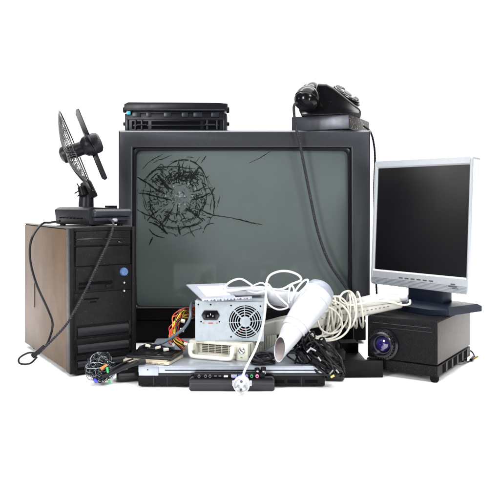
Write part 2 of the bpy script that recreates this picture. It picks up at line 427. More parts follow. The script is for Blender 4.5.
for z in (.180, .163):
    bm = NB(); cyl(bm, (.1135, .005, z), (.1135, .001, z), .0042, seg=16, bev=.0008); rg = finish('indicator', bm, TWF, tw)
    bm = NB(); lathe(bm, [(0, 0), (.0024, 0), (.002, .0012), (0, .0018)], axm((.1135, .0012, z), (0, -1, 0)), 12); finish('lamp', bm, CHROME, rg)
each('badge_slot', DEEP, tw, [(.030, .060, .003, .006, .150, .153), (.042, .055, .003, .006, .144, .1465)], .0004)
for zc in (.0865, .0535, .0225):
    bm = NB(); h = .0115 if zc > .03 else .0085
    loops = []
    nseg = 26
    for i in range(nseg+1):
        x = .0165+(W_-.033)*i/nseg
        loops.append([(x, .010-.012*math.sin(a) if False else .013-.0115*math.sin(a), zc-h*math.cos(a)) for a in [PI*k/12 for k in range(13)]]+[(x, .017, zc+h), (x, .017, zc-h)])
    loft(bm, loops, True, True); finish('vent_rib', bm, TWR, tw, 50)
    bm = NB(); bb(bm, .0165, W_-.0165, .0145, .0155, zc-.0145, zc+.0145); finish('vent_recess', bm, DEEP, tw)

# ------------------------------------------------------------------ desk fan on the tower
FZ = HT+.001
fan = T('desk_fan', 'small dark desk fan with a tilted wire guard, standing on the computer tower', 'fan', (-.327, 1.41, FZ), math.radians(47))
bm = NB()
prism(bm, [(0.004, .003), (.10, .003), (.100, .030), (.09, .036), (.012, .040), (.0, .034)], .0, .125, .003)
for x in (.012, .088):
    for y in (.012, .11): cyl(bm, (x, y, 0), (x, y, .009), .006, seg=12)
fb = finish('base', bm, FANG, fan)
bm = NB(); cyl(bm, (.010, -.0025, .027), (.104, -.0025, .027), .0085, seg=20, bev=.003); bb(bm, .012, .10, -.008, .003, .012, .018, .001)
finish('front_roll', bm, mat('fan_grey_light', (.028, .03, .038), .3, spec=.5, noise=.4, nscale=90, rvar=.1), fb)
each('speed_button', BLK, fb, [(x, x+.006, .010, .024, .030, .0425) for x in (.058, .066, .074)], .001)
each('seam_slot', DEEP, fb, [(-.0002, .004, .022+k*.013, .028+k*.013, .0155, .0172) for k in range(7)], .0003)
# neck (world points -> local)
n0 = fan.L(86, 204, 1.49); 
bm = NB()
cyl(bm, fan.L(86, 211, 1.49), fan.L(86.5, 193, 1.49), .0165, .015, 20, .002)
finish('neck', bm, FANG, fan)
bm = NB()
ctr = fan.L(89, 190, 1.49)
Mi = fan.I.to_3x3()
ax = (Mi @ Vector((.92, .175, .38))).normalized()
box(bm, ctr, (.026, .022, .040), .005, rot=axm((0,0,0), Mi @ Vector((-.42, 0, .9))).to_3x3().to_4x4())
cyl(bm, fan.L(84, 196, 1.475), fan.L(81, 186, 1.475), .010, .008, 16, .002)
finish('tilt_bracket', bm, BLK, fan)
bm = NB()
for a, b in (((80, 190), (74.5, 193.5)), ((79, 187), (77, 183.5)), ((82, 192.5), (77.5, 196.5))):
    tube(bm, [fan.L(*a, 1.47), fan.L(*b, 1.465)], .0014, 8, raw=True)
finish('adjusting_pin', bm, BLK, fan)
C0 = fan.L(76, 150.5, 1.46)                     # rim centre
e = ax; uu = (Mi @ Vector((-.36, .0, .93))); uu = (uu-e*uu.dot(e)).normalized(); vv = e.cross(uu)
RM = .0905
def dish(r, a): # shallow bowl opening to the right
    dep = .024*(1-(r/RM)**2)
    return C0-e*dep+uu*r*math.cos(a)+vv*r*math.sin(a)
bm = NB()
for k in range(108):
    a = 2*PI*k/108; tube(bm, [dish(.016+(RM-.016)*i/8, a+.16*(i/8)) for i in range(9)], .00062, 5, n=2)
for r in (RM, .075, .058, .034):
    tube(bm, [dish(r, 2*PI*k/48) for k in range(48)], .0014 if r == RM else .0008, 6, closed=True, raw=True)
gd = finish('wire_guard', bm, BLKG, fan, 60)
bm = NB(); lathe(bm, [(0, -.008), (.010, -.007), (.0175, -.002), (.0185, .004), (.0, .004)], axm(C0-e*.027, e), 28)
finish('guard_badge', bm, FANG, gd)
bm = NB()
lathe(bm, [(0, 0), (.0125, 0), (.0145, .004), (.0150, .034), (.0205, .040), (.0225, .046), (.0225, .066), (.0210, .071), (.014, .075), (0, .076)], axm(C0-e*.020, e), 32)
lathe(bm, [(.0228, .052), (.0236, .053), (.0236, .055), (.0228, .056)], axm(C0-e*.020, e), 32)
finish('motor', bm, FANG, fan)
bc = C0+e*.030
for k in range(4):
    bm = NB(); a0 = 2*PI*k/4+.05; NR, NA = 8, 6; grid = []
    for i in range(NR+1):
        r = .018+(.079-.018)*i/NR; wd = .45+.25*math.sin(PI*i/NR*.8); row = []
        for j in range(NA+1):
            t = (j/NA-.5); a = a0+t*wd*1.1; row.append(bc+uu*r*math.cos(a)+vv*r*math.sin(a)+e*(t*.010+.002))
        grid.append(row)
    for off in (0, .0015):
        vs = [[bm.verts.new(p+e*off) for p in row] for row in grid]
        for i in range(NR):
            for j in range(NA): bm.faces.new((vs[i][j], vs[i][j+1], vs[i+1][j+1], vs[i+1][j]))
    finish('blade', bm, FANG, fan)
bm = NB()
cord1 = [fan.L(60, 221, 1.46), fan.L(50, 222.5, 1.47), fan.L(42, 224, 1.46), fan.L(32, 238, 1.40), fan.L(30, 258, 1.40), fan.L(36, 283, 1.41), fan.L(48, 310, 1.40), fan.L(52.5, 325, 1.38), fan.L(48, 342, 1.37), fan.L(42, 350, 1.365)]
cord1 = smooth(cord1, 8)
# keep the cord clear of the tower's side
def clear_side(lst, th, m=.004):
    out = []
    for p in lst:
        w = th.M @ Vector(p); q = tw.I @ w
        if 0 < q.z < HT and q.x > -m and -m < q.y < D_ and q.x < W_+.02:
            if q.x < q.y+.0: q.x = -m
            else: q.y = -m
            w = tw.M @ q
        if w.z < .003: w.z = .003
        out.append(th.I @ w)
    return out
tube(bm, clear_side(cord1, fan), .0023, 8, raw=True)
finish('power_cord', bm, RUB, fan)

# second twisted lead hanging down the tower front
ld = T('coiled_lead', 'black twisted lead hanging diagonally across the front of the computer tower', 'cable', P(20, 362, 1.36)*Vector((1, 1, 0)).length if False else (-.30, 1.36, 0))
bm = NB()
pts = [ld.L(100, 218.5, 1.45), ld.L(107, 219, 1.44), ld.L(112.5, 221, 1.425), ld.L(113, 228, 1.405), ld.L(108, 243, 1.40), ld.L(99, 262, 1.39), ld.L(86, 290, 1.375), ld.L(74, 312, 1.36), ld.L(66, 325, 1.352), ld.L(54, 338, 1.35), ld.L(44, 348, 1.35), ld.L(38, 354, 1.35)]
def clear_front(lst, th, m=.004):
    out = []
    for p in lst:
        q = tw.I @ (th.M @ Vector(p))
        if q.z < HT-.002 and q.y > -m and 0 < q.x < W_: q.y = -m
        out.append(th.I @ (tw.M @ q))
    return out
pts = clear_front(smooth(pts, 8), ld)
twist(bm, pts, .0013, .0014, .009, 2, 1)
finish('lead', bm, FAB, ld)
bm = NB()
tube(bm, [ld.L(44, 346, 1.35), ld.L(38, 352, 1.35), ld.L(33, 356, 1.352)], .0055, 10, rfun=lambda t: .0030+.0022*t)
tube(bm, [ld.L(36, 353, 1.352), ld.L(28, 353, 1.36), ld.L(19.5, 358, 1.365), ld.L(20, 363.5, 1.36), ld.L(30, 363.5, 1.35), ld.L(37, 357, 1.348)], .0019, 8)
finish('plug', bm, RUB, ld)
bm = NB(); box(bm, ld.L(115, 220, 1.43), (.009, .008, .006), .001); finish('connector', bm, WHTD, ld)

# ------------------------------------------------------------------ toner cartridge on the television
tn = T('toner_cartridge', 'long black printer cartridge lying on top of the television at the left', 'printer cartridge', (-.188, 1.775, ZT))
bm = NB(); w = .1300
bb(bm, -w, w, 0, .09, .0, .050, .003); bb(bm, -w+.006, w-.006, .01, .085, .048, .064, .003)
tb = finish('housing', bm, TONER, tn)
bm = NB(); prism(bm, [(-w-.001, .058), (w, .058), (w+.002, .074), (w-.02, .0765), (-w+.01, .078), (-w-.001, .073)], -.004, .07, .002)
finish('top_flap', bm, TONER, tn)
bm = NB()
cyl(bm, (-w+.006, -.005, .0575), (w-.006, -.005, .0575), .0022, seg=10)
for x, s in ((-.11, .02), (-.075, .012), (-.03, .018), (.015, .016), (.045, .022), (.09, .02)):
    bb(bm, x, x+s, -.003, .002, .040, .052, .001)
bb(bm, -w+.004, w-.004, -.0045, .0, .0335, .0365, .0008); bb(bm, -w+.004, w-.004, -.0045, .0, .003, .006, .0008)
bb(bm, -w+.004, -w+.010, -.0045, 0, .004, .036, .0008); bb(bm, w-.010, w-.004, -.0045, 0, .004, .036, .0008)
finish('rail', bm, TONL, tn)
each('slot', DEEP, tn, [(-.062, .062, -.0008, .002, .010, .030), (-.112, -.070, -.0008, .002, .010, .030), (.070, .112, -.0008, .002, .010, .030)])
bm = NB()
bm.free(); each('roller_clip', TONL, tn, [(x-.002, x+.002, -.004, .002, .008, .033) for x in (-.102, -.086, .080, .104)]); bm = NB()
cyl(bm, (-.098, -.003, .020), (-.074, -.003, .020), .0028, seg=10); cyl(bm, (.074, -.003, .020), (.10, -.003, .020), .0028, seg=10)
bb(bm, -.108, .108, -.0030, .001, .018, .0205, .0006)
finish('roller_bar', bm, TONL, tn)
bm = NB(); bb(bm, -w+.006, -w+.016, -.006, 0, .046, .055, .001); finish('gear_flag', bm, TEAL, tn)
for s in (-1, 1):
    for z_, r_ in ((.060, .008), (.024, .005)):
        bm = NB(); cyl(bm, (s*(w-.002), .012, z_), (s*(w+.0055), .012, z_), r_, seg=16, bev=.001); finish('end_pin', bm, TONER, tn)

# ------------------------------------------------------------------ black box and telephone on the television
pb = T('metal_box', 'low dark metal box under the telephone, on the right corner of the television', 'box', (.243, 1.715, ZT), math.radians(-25))
bw, bd = .152, .185
bm = NB(); bb(bm, -bw, 0, 0, bd, .0045, .041, .0022); finish('case', bm, BOXF, pb)
bm = NB(); bb(bm, -.0006, .0012, .003, bd-.003, .007, .0385, .0005); finish('side_plate', bm, BOXS, pb)
for x in (-bw+.03, -bw+.06, -.06, -.012):
    for y in (.012, bd-.012):
        bm = NB(); cyl(bm, (x, y, 0), (x, y, .005), .006, seg=12); finish('foot', bm, BLKM, pb)

ph = T('telephone', 'old black rotary dial telephone with its handset on the cradle, standing on the metal box', 'telephone', (.196, 1.775, ZT+.041), math.radians(-8))
bm = NB()
prof = [(-.064, 0), (-.069, .010), (-.068, .032), (-.059, .055), (-.042, .071), (-.020, .078), (.000, .0765), (.018, .066), (.044, .044), (.066, .0245), (.080, .013), (.084, .006), (.084, 0)]
loops = []
for y, s in ((-.063, .88), (-.0615, .94), (-.058, .98), (-.052, 1.0), (0, 1.0), (.052, 1.0), (.058, .98), (.063, .88)):
    loops.append([(x*(.5+.5*s), y*(1-.14*z/.07), z*s) for x, z in prof])
loft(bm, loops, True, True)
pbdy = finish('body', bm, PHONE, ph, 50)
bm = NB()
for y in (-.040, .040):
    for x in (-.052, -.014):
        tube(bm, [(x, y, .056), (x, y, .070), (x*1.02, y, .076)], .005, 8)
bb(bm, -.05, -.016, -.036, .036, .060, .079, .005)
finish('cradle', bm, PHONE, ph)
nd = Vector((.56, -.30, .78)).normalized(); dc = Vector((.044, -.008, .0475))+nd*.001
bm = NB(); lathe(bm, [(.030, -.030), (.042, -.008), (.044, .003), (.042, .0065), (.036, .008), (0, .008)], axm(dc, nd), 40); dl = finish('dial', bm, BLKG, ph)
bm = NB()
du = nd.cross(Vector((1, 0, 0))).normalized(); dv = nd.cross(du)
lathe(bm, [(.0, 0), (.038, 0), (.039, .0015), (.038, .003), (0, .003)], axm(dc+nd*.0085, nd), 40)
wheel = finish('finger_wheel', bm, mat('dial_wheel', (.02, .02, .023), .25, spec=.6, noise=.5, nscale=120), dl)
for k in range(10):
    bm = NB(); a = math.radians(30+k*28); c = dc+nd*.0118+du*.028*math.cos(a)+dv*.028*math.sin(a)
    lathe(bm, [(.0062, 0), (.0066, .0010), (.0058, .0014), (.0050, .0002), (.0050, 0)], axm(c, nd), 14, mi=0)
    lathe(bm, [(0, 0), (.005, 0), (.005, .0003), (0, .0003)], axm(c, nd), 14, mi=1)
    finish('finger_hole', bm, [mat('worn_metal', (.12, .12, .12), .4, metal=.7), mat('dial_card', (.10, .10, .10), .7)], wheel)
bm = NB(); lathe(bm, [(0, 0), (.012, 0), (.011, .0015), (0, .002)], axm(dc+nd*.0116, nd), 24); finish('dial_centre', bm, mat('dial_card', (.10, .10, .10), .7), wheel)
bm = NB()
hs = [(-.040, -.088, .042), (-.037, -.078, .058), (-.033, -.054, .068), (-.031, 0, .0725), (-.033, .054, .068), (-.037, .078, .058), (-.040, .088, .042)]
tube(bm, hs, .011, 16, n=6, rfun=lambda t: .014+.006*abs(2*t-1)**3)
for s in (-1, 1):
    d = Vector((-.22, s*.50, -.84)).normalized(); p = Vector((-.040, s*.082, .058))
    lathe(bm, [(0, 0), (.014, .0015), (.023, .008), (.0280, .017), (.0295, .025), (.0298, .031), (.0280, .0325), (.0280, .035), (.0298, .037), (.029, .043), (.024, .050), (.012, .054), (0, .055)], axm(p, d), 36)
hst = finish('handset', bm, PHONE, ph, 35)
bm = NB()
c0 = ph.L(297, 103, 1.665)
pts = [c0, ph.L(294, 106, 1.66), ph.L(294.5, 118, 1.665), ph.L(296.5, 130, 1.672), ph.L(300, 145, 1.680), ph.L(305, 170, 1.682), ph.L(311, 200, 1.682), ph.L(318, 232, 1.680), ph.L(329, 262, 1.68), ph.L(345, 286, 1.68), ph.L(356, 300, 1.67)]
twist(bm, pts, .0020, .0017, .007, 3, 8)
finish('handset_cord', bm, FAB, hst)
cb = T('black_cable', 'thin black cable dropping from the metal box behind the flat monitor', 'cable', (.32, 1.80, 0))
bm = NB(); pts = [cb.L(364, 126, 1.80), cb.L(368, 129, 1.76), cb.L(371.5, 134, 1.75), cb.L(374, 145, 1.75), cb.L(375, 160, 1.755), cb.L(374, 190, 1.76), cb.L(374.5, 230, 1.76), cb.L(376, 280, 1.76), cb.L(380, 331, 1.76)]
pts = [Vector((max(p.x, (.2939+.006)-.32), p.y, p.z)) if i > 1 else p for i, p in enumerate(pts)]
pts.append(Vector((.03, -.02, .003)))
twist(bm, pts, .0015, .0016, .008, 2, 8); finish('lead', bm, RUB, cb)

# ------------------------------------------------------------------ projector
pj = T('slide_projector', 'black box shaped projector with a round lens, on the floor under the flat monitor', 'projector', (.3553, 1.33, 0), math.radians(-33))
pw, pd, pz = .142, .222, .117
bm = NB(); bb(bm, -pw, 0, 0, pd, .034, pz, .0025); finish('upper_case', bm, PROJS, pj)
bm = NB(); bb(bm, -.0005, .0010, .002, pd-.002, .036, pz-.002, .0004); finish('side_panel', bm, PROJB, pj)
bm = NB(); bb(bm, -pw-.001, .0015, -.0015, pd+.001, .012, .0325, .0018); lc = finish('lower_case', bm, PROJS, pj)
each('vent_slot', DEEP, lc, [(.0012, .0022, .030+k*.036, .046+k*.036, .014, .030) for k in range(5)], .0004)
each('vent_bar', PROJB, lc, [(.0010, .0032, .0475+k*.036, .0525+k*.036, .013, .031) for k in range(5)], .0008)
for x, y in ((-.008, .010), (-pw+.012, .014), (-.010, pd-.014), (-pw+.012, pd-.012)):
    bm = NB(); lathe(bm, [(0, 0), (.006, 0), (.0085, .004), (.0085, .0125), (0, .0125)], Matrix.Translation((x, y, 0)), 14); finish('foot', bm, BLKM, pj)
each('trim_line', mat('scuff', (.05, .055, .06), .5, noise=.95, nscale=220), pj, [(-pw+.012, -.012, -.0004, .001, pz-.013, pz-.0124), (-pw+.03, -.01, -.0004, .001, pz-.021, pz-.0206)], 0)
q = pj.L(383.5, 344, 1.385)
lc0 = Vector((q.x, 0, q.z))
bm = NB()
lathe(bm, [(.031, -.001), (.031, .006), (.027, .008), (.0255, .018), (.0235, .020), (.0205, .020), (.018, .010), (.0145, .006), (0.0145, .001)], axm(lc0, (0, -1, 0)), 40)
for k in range(30):
    a = 2*PI*k/30; box(bm, lc0+Vector((.0262*math.cos(a), -.013, .0262*math.sin(a))), (.0022, .008, .0022), .0004, rot=(0, -a, 0))
ln = finish('lens_barrel', bm, BLKG, pj)
bm = NB(); lathe(bm, [(0, .011), (.006, .0105), (.011, .009), (.0150, .006), (.015, .002), (0, .002)], axm(lc0, (0, -1, 0)), 32); finish('lens', bm, LENS, ln, 60)
bm = NB(); lathe(bm, [(.0165, .0085), (.0175, .0105), (.0185, .0105), (.0185, .0085)], axm(lc0, (0, -1, 0)), 32); finish('lens_ring', bm, mat('lens_ring_grey', (.10, .10, .12), .25, metal=.6), ln)

# low black tray beside the projector
tr = T('black_tray', 'low black open tray with an upright post, between the cable tangle and the projector', 'tray', (.1715, 1.372, 0), math.radians(1.5))
bm = NB()
bb(bm, .0, .090, 0, .012, 0.0, .034, .002); bb(bm, 0, .061, .0115, .28, 0.0, .030, .003)
bb(bm, .0, .016, .002, .03, .033, .052, .002); bb(bm, .0, .010, .03, .26, .0295, .060, .002); bb(bm, .009, .060, .16, .18, .0295, .075, .002)
finish('frame', bm, BLK, tr)
bm = NB(); bb(bm, .02, .058, .09, .13, .0295, .050, .002); finish('block', bm, BLKM, tr)
bm = NB(); box(bm, (.045, .05, .036), (.02, .02, .008), .001); finish('bracket', bm, CHROME, tr) if False else bm.free()

# small cable behind the projector
sc_ = T('short_cable', 'short black cable with a brass tip on the floor behind the projector', 'cable', (.48, 1.53, 0))
bm = NB(); tube(bm, [sc_.L(464, 352, 1.56), sc_.L(470, 350.5, 1.56), sc_.L(474, 355, 1.55), sc_.L(473, 359, 1.52), sc_.L(468, 361.5, 1.50), sc_.L(463, 361, 1.47)], .0018, 8)
cyl(bm, sc_.L(474, 357, 1.53), sc_.L(471, 360, 1.51), .004, .0035, 10)
finish('lead', bm, RUB, sc_)
bm = NB(); cyl(bm, sc_.L(474, 359, 1.508), sc_.L(478, 356.5, 1.503), .0022, seg=8); finish('tip', bm, BRASS, sc_)

# ------------------------------------------------------------------ flat monitor
mo = T('flat_monitor', 'silver flat screen monitor with a blank black display, standing on the projector', 'monitor', (.3666, 1.487, pz), math.radians(-50))
# local origin is under the panel; panel local x runs -.125..+.125
mx = mo.I @ Vector((.430, 1.38, 0)); xr = mx.x; yf = mx.y; mw = .250
tilt = math.radians(3.2)
zb, zt = .1617-pz, .4377-pz
def MT(): return Matrix.Translation((0, yf, zb)) @ Matrix.Rotation(-tilt, 4, 'X')
def fin(name, bm, m, par, ang=38):
    bmesh.ops.transform(bm, matrix=MT(), verts=bm.verts); return finish(name, bm, m, par, ang)
x0, x1, hh = xr-mw, xr, zt-zb
scx0, scx1, scz0, scz1 = x0+.009, x1-.007, .033, hh-.017
bm = NB()
loft(bm, [rr(x0+.002, x1-.002, .002, hh-.002, .004, .031), rr(x0, x1, 0, hh, .005, .028), rr(x0, x1, 0, hh, .005, .003), rr(x0+.0015, x1-.0015, .0015, hh-.0015, .005, 0),
     rr(scx0-.003, scx1+.003, scz0-.003, scz1+.003, .002, 0), rr(scx0, scx1, scz0, scz1, .002, .003), rr(scx0, scx1, scz0, scz1, .002, .008)], True, False)
bz = fin('bezel', bm, SILV, mo)
bm = NB(); loft(bm, [rr(x0+.004, x1-.004, .004, hh-.004, .006, .029), rr(x0+.012, x1-.012, .012, hh-.012, .01, .042), rr(x0+.05, x1-.05, .03, hh-.05, .02, .058)], False, True)
fin('rear_shell', bm, SILW, mo)
bm = NB(); bb(bm, scx0-.001, scx1+.001, .0045, .0055, scz0-.001, scz1+.001); fin('display', bm, LCD, mo)
bm = NB(); bb(bm, x1-.0005, x1+.0006, .005, .0275, .006, hh-.006, .0004); fin('side_trim', bm, SILW, mo)
for i in range(6):
    bm = NB(); bb(bm, x0+.080+i*.0155, x0+.090+i*.0155, -.0012, .001, .0185, .0210, .0006); fin('menu_button', bm, BTN, bz)
for i in range(5):
  bm = NB(); bb(bm, x0+.004, x1-.004, -.0005, .0005, .003+i*.0028, .0040+i*.0028)
  fin('groove', bm, mat('groove_grey', (.16, .18, .21), .4, metal=.3), bz)
for q in ((x1-.045, x1-.026, -.0014, .001, .012, .0150, .0004), (x1-.040, x1-.030, -.0014, .001, .0165, .019, .0004), (x1-.036, x1-.022, -.0014, .001, .0085, .0105, .0004)):
    bm = NB(); bb(bm, *q); fin('maker_mark', bm, BTN, bz)
bm = NB(); bb(bm, -.032, .058, yf+.010, yf+.044, .012, .060, .006); bb(bm, -.020, .045, yf+.03, yf+.062, .012, .16, .006); finish('neck', bm, NAVY, mo)
bm = NB()
poly = [(-.105, -.048), (-.080, -.068), (.060, -.068), (.090, -.046), (.100, .056), (-.100, .060)]
t = [(x, y+yf+.03, .001) for x, y in poly]; t2 = [(x, y+yf+.03, .012) for x, y in poly]; t3 = [(x*.93, y*.9+yf+.03, .0165) for x, y in poly]; t4 = [(x*.62, y*.5+yf+.034, .020) for x, y in poly]
loft(bm, [t, t2, t3, t4], True, True); finish('base', bm, NAVY, mo, 25)

# ------------------------------------------------------------------ laptop
lx0, lx1, ly0, ly1, LZ = -.208, .1395, 1.300, 1.560, .041
lt = T('laptop', 'closed silver and black laptop lying flat on the floor under the pile', 'laptop', ((lx0+lx1)/2, ly0, 0))
lw = (lx1-lx0)/2
bm = NB(); bb(bm, -lw, lw, 0, ly1-ly0, .003, .0215, .003); lb = finish('base', bm, BLK, lt)
bm = NB(); bb(bm, -lw, lw, 0.001, ly1-ly0, .0265, LZ, .003); bb(bm, -lw+.001, -lw+.038, -.0005, .04, .0225, .040, .002); lid = finish('lid', bm, mat('laptop_silver', (.34, .37, .42), .3, metal=.55, noise=.15, nscale=60, rvar=.08, dust=.3), lt)
bm = NB(); bb(bm, -lw+.006, lw-.002, .0015, .25, .0210, .0268, .0008); finish('gap_line', bm, BLKG, lt)
each('lid_seam', BLKG, lid, [(-lw+.050, lw-.006, .0004, .0020, .0315, .0335)], .0003)
bm = NB(); cyl(bm, (-lw+.018, -.0018, .034), (-lw+.018, .001, .034), .0012, seg=8); finish('latch', bm, BLKG, lid)
each('port_slot', DEEP, lb, [(a, b, -.0008, .001, .009, .015) for a, b in ((.078, .098), (.104, .126), (.136, .160))], .0006)
each('panel_seam', mat('seam_grey', (.03, .03, .034), .5), lb, [(a, b, -.0005, .001, .004, .021) for a, b in ((.130, .1307), (-.12, -.1193), (-.145, -.1443))], .0001)
for x in (-lw+.02, lw-.02):
    for y in (.02, .24):
        bm = NB(); cyl(bm, (x, y, 0), (x, y, .004), .008, seg=12); finish('foot', bm, BLKM, lt)

# docking bar in front
dk = T('port_replicator', 'low black bar with a row of coloured sockets, in front of the laptop', 'docking bar', (-.033, 1.276, 0))
bm = NB(); prism(bm, [(-.078, .003), (-.074, 0), (.074, 0), (.078, .003), (.078, .021), (.074, .0245), (-.074, .0245), (-.0785, .021)], 0, .0215, .0015)
dk0 = finish('housing', bm, BLKG, dk)
bm = NB(); bb(bm, -.077, .077, -.0006, .001, .0135, .0142); finish('edge_line', bm, mat('edge_grey', (.08, .085, .10), .3), dk0)
bm = NB(); bb(bm, -.070, .060, .004, .0225, .024, .0305, .001); pl = finish('socket_panel', bm, BLK, dk)
def socket(x, w, h, m, name, rnd=False):
    b = NB()
    if rnd: lathe(b, [(.0014, .0025), (.0014, .004), (h, .004), (h, -.001)], axm((x, .004, .0275), (0, -1, 0)), 14)
    else: bb(b, x-w/2, x+w/2, .0015, .0045, .0275-h/2, .0275+h/2, .0006)
    finish(name, b, m, pl)
for x in (-.060, -.048, -.040): socket(x, .006, .0026, BTN, 'audio_socket', True)
for x in (-.030, -.022): socket(x, .005, .0022, BTN, 'network_socket')
socket(-.011, .008, .0040, CHROME, 'modem_socket')
socket(.004, .011, .005, WHTD, 'serial_socket'); socket(.016, .010, .005, BLU, 'video_socket'); socket(.027, .006, .0028, VIO, 'keyboard_socket', True)
socket(.036, .006, .0028, GRN, 'mouse_socket', True); socket(.046, .007, .003, PNK, 'sound_socket', True)
bm = NB(); bb(bm, .000, .028, .0012, .004, .0243, .0262, .0005); finish('parallel_socket', bm, VIO, pl)

# ------------------------------------------------------------------ flat boards left of the power supply
gb = T('beige_board', 'flat beige plate lying on the left end of the laptop', 'plate', (-.151, 1.3015, LZ), math.radians(-17))
bm = NB(); bb(bm, -.094, 0, 0, .070, .0005, .0055, .001); bb(bm, -.092, -.006, .003, .070, .0055, .0075, .0006)
finish('plate', bm, mat('board_beige', (.42, .37, .28), .5, noise=.35, nscale=40), gb)
each('edge_contact', mat('contact_brown', (.16, .12, .08), .5), gb, [(-.088+k*.012+random.uniform(-.003, .003), -.082+k*.012, -.0004, .001, .0022, .0034) for k in range(7)], .0002)
kb = T('thin_drive', 'thin black drive lying on the beige plate left of the power supply', 'drive', (-.160, 1.312, LZ+.0078), math.radians(-14))
bm = NB(); bb(bm, -.078, .014, 0, .066, 0, .0065, .0018); kc = finish('case', bm, BLKG, kb)
each('cover_plate', BLK, kc, [(-.068, -.022, .008, .055, .0060, .0078), (-.012, .008, .012, .050, .0060, .0080)], .0006)
bm = NB(); bb(bm, -.070, -.020, -.0006, .001, .0025, .0038, .0003); finish('slot', bm, TONL, kc)

# crumpled ball of wires in front of the tower
cbn = T('wire_ball', 'crumpled ball of clear and dark wires with coloured ends, on the floor before the tower', 'wire tangle', (-.2815, 1.325, 0))
bm = NB(); bc2 = Vector((0, 0, .0315))
def balls(n, R, seed, m, name, par, r=.0012, k0=5):
    rnd = random.Random(seed); b = NB()
    for _ in range(n):
        pts = []
        c = Vector((rnd.gauss(0, 1), rnd.gauss(0, 1), rnd.gauss(0, 1))).normalized(); d = c.orthogonal().normalized(); e2 = c.cross(d)
        ph0 = rnd.uniform(0, 6.28); rad = R*rnd.uniform(.55, 1.0); off = c*R*rnd.uniform(-.5, .5)
        sp_ = rnd.uniform(1.2, 4.5)
        for k in range(k0+3):
            a = ph0+sp_*k/(k0+2); q = off+(d*math.cos(a)+e2*math.sin(a))*rad*rnd.uniform(.75, 1.05)
            if q.length > R: q = q.normalized()*R
            p = bc2+q; p.z = max(p.z, r+.0005); pts.append(p)
        tube(b, pts, r, 6, n=5)
    return finish(name, b, m, par)
balls(70, .0285, 1, RUB, 'dark_strand', cbn, .0011); balls(52, .0305, 2, CLEAR, 'clear_strand', cbn, .0006); balls(10, .029, 3, WHTD, 'white_strand', cbn, .0006)
bm = NB(); cyl(bm, cbn.L(101, 369, 1.297), cbn.L(107, 364.5, 1.296), .0030, .0022, 10, .0008); finish('orange_end', bm, ORG, cbn)
bm = NB(); cyl(bm, cbn.L(107, 367, 1.299), cbn.L(108, 373, 1.296), .0026, .002, 10, .0006); cyl(bm, cbn.L(109, 380, 1.305), cbn.L(109.5, 383.5, 1.305), .002, seg=10); finish('green_end', bm, GRN, cbn)
bm = NB(); cyl(bm, cbn.L(94, 379, 1.303), cbn.L(97, 382, 1.305), .0035, seg=10); finish('blue_end', bm, mat('indigo', (.05, .05, .35), .4), cbn)
bm = NB(); tube(bm, [cbn.L(102, 376, 1.30), cbn.L(112, 373, 1.298), cbn.L(125, 367, 1.295), cbn.L(136, 363, 1.293), cbn.L(145, 361.5, 1.30)], .0048, 10, rfun=lambda t: .003+.003*t)
tube(bm, [cbn.L(104, 372, 1.30), cbn.L(113, 368, 1.30), cbn.L(125, 362, 1.305), cbn.L(133, 359, 1.32)], .0016, 8)
finish('ribbed_lead', bm, RUB, cbn)
ad = T('black_adapter', 'small rounded black adapter on the floor between the wire ball and the laptop', 'adapter', (-.228, 1.352, 0), math.radians(14))
bm = NB(); bb(bm, -.030, .034, -.012, .03, 0, .026, .009, seg=3); finish('case', bm, BLKG, ad)
bm = NB(); bb(bm, -.024, .028, -.0126, -.0115, .0115, .0122); finish('seam', bm, TONL, ad)

# ------------------------------------------------------------------ drive caddy under the power supply
cd = T('drive_caddy', 'cream removable drive drawer with a lock and slotted front, under the power supply', 'drive drawer', (-.004, 1.335, LZ), math.radians(-20))
cw, cdp, ch = .1234, .18, .033
bm = NB(); bb(bm, -cw, 0, .012, cdp, 0, ch-.001, .0012); bb(bm, -cw, -.108, 0, .02, .002, ch, .002); bb(bm, -.0245, 0, 0, .02, 0, ch, .0015)
bb(bm, -.109, -.024, .0, .02, ch-.0055, ch, .0012); bb(bm, -.109, -.024, .006, .02, .0, .008, .0012)
cc = finish('shell', bm, CREAM, cd)
bm = NB()
for r in range(6):
    for c in range(5):
        x = -.100+c*.0142; z = .0095+r*.0033
        bb(bm, x, x+.0118, .0105, .0125, z, z+.0018, .0003)
finish('front_slots', bm, mat('slot_shadow_brown', (.06, .045, .03), .8), cc)
bm = NB()
tube(bm, [(-.116, .0, .024), (-.116, -.010, .018), (-.114, -.012, .008), (-.105, -.013, .0045), (-.07, -.0135, .0045), (-.04, -.013, .0045), (-.030, -.012, .007), (-.0285, -.010, .018), (-.0285, .0, .024)], .0042, 10, n=6)
box(bm, (-.116, -.004, .021), (.011, .014, .014), .002); box(bm, (-.0285, -.004, .021), (.010, .014, .014), .002)
finish('handle', bm, mat('cream_light', (.62, .61, .53), .4, noise=.15, nscale=30), cd)
bm = NB(); lathe(bm, [(.0, .003), (.0045, .003), (.0065, .0022), (.0068, 0), (.0068, -.002)], axm((-.0125, 0, .020), (0, -1, 0)), 24); lk = finish('key_lock', bm, CHROME, cd)
bm = NB(); box(bm, (-.0125, -.0034, .020), (.0075, .0012, .0016), .0003, rot=(0, .6, 0)); finish('keyhole', bm, DEEP, lk)
bm = NB(); bb(bm, -.015, -.011, -.0006, .001, .0055, .0075, .0003); finish('status_light', bm, GRN, cd)
bm = NB()
for k in range(14): bb(bm, -.0006, .0014, .020+k*.011, .0255+k*.011, .003, ch-.004, .0005)
finish('side_rib', bm, CREAM, cc)

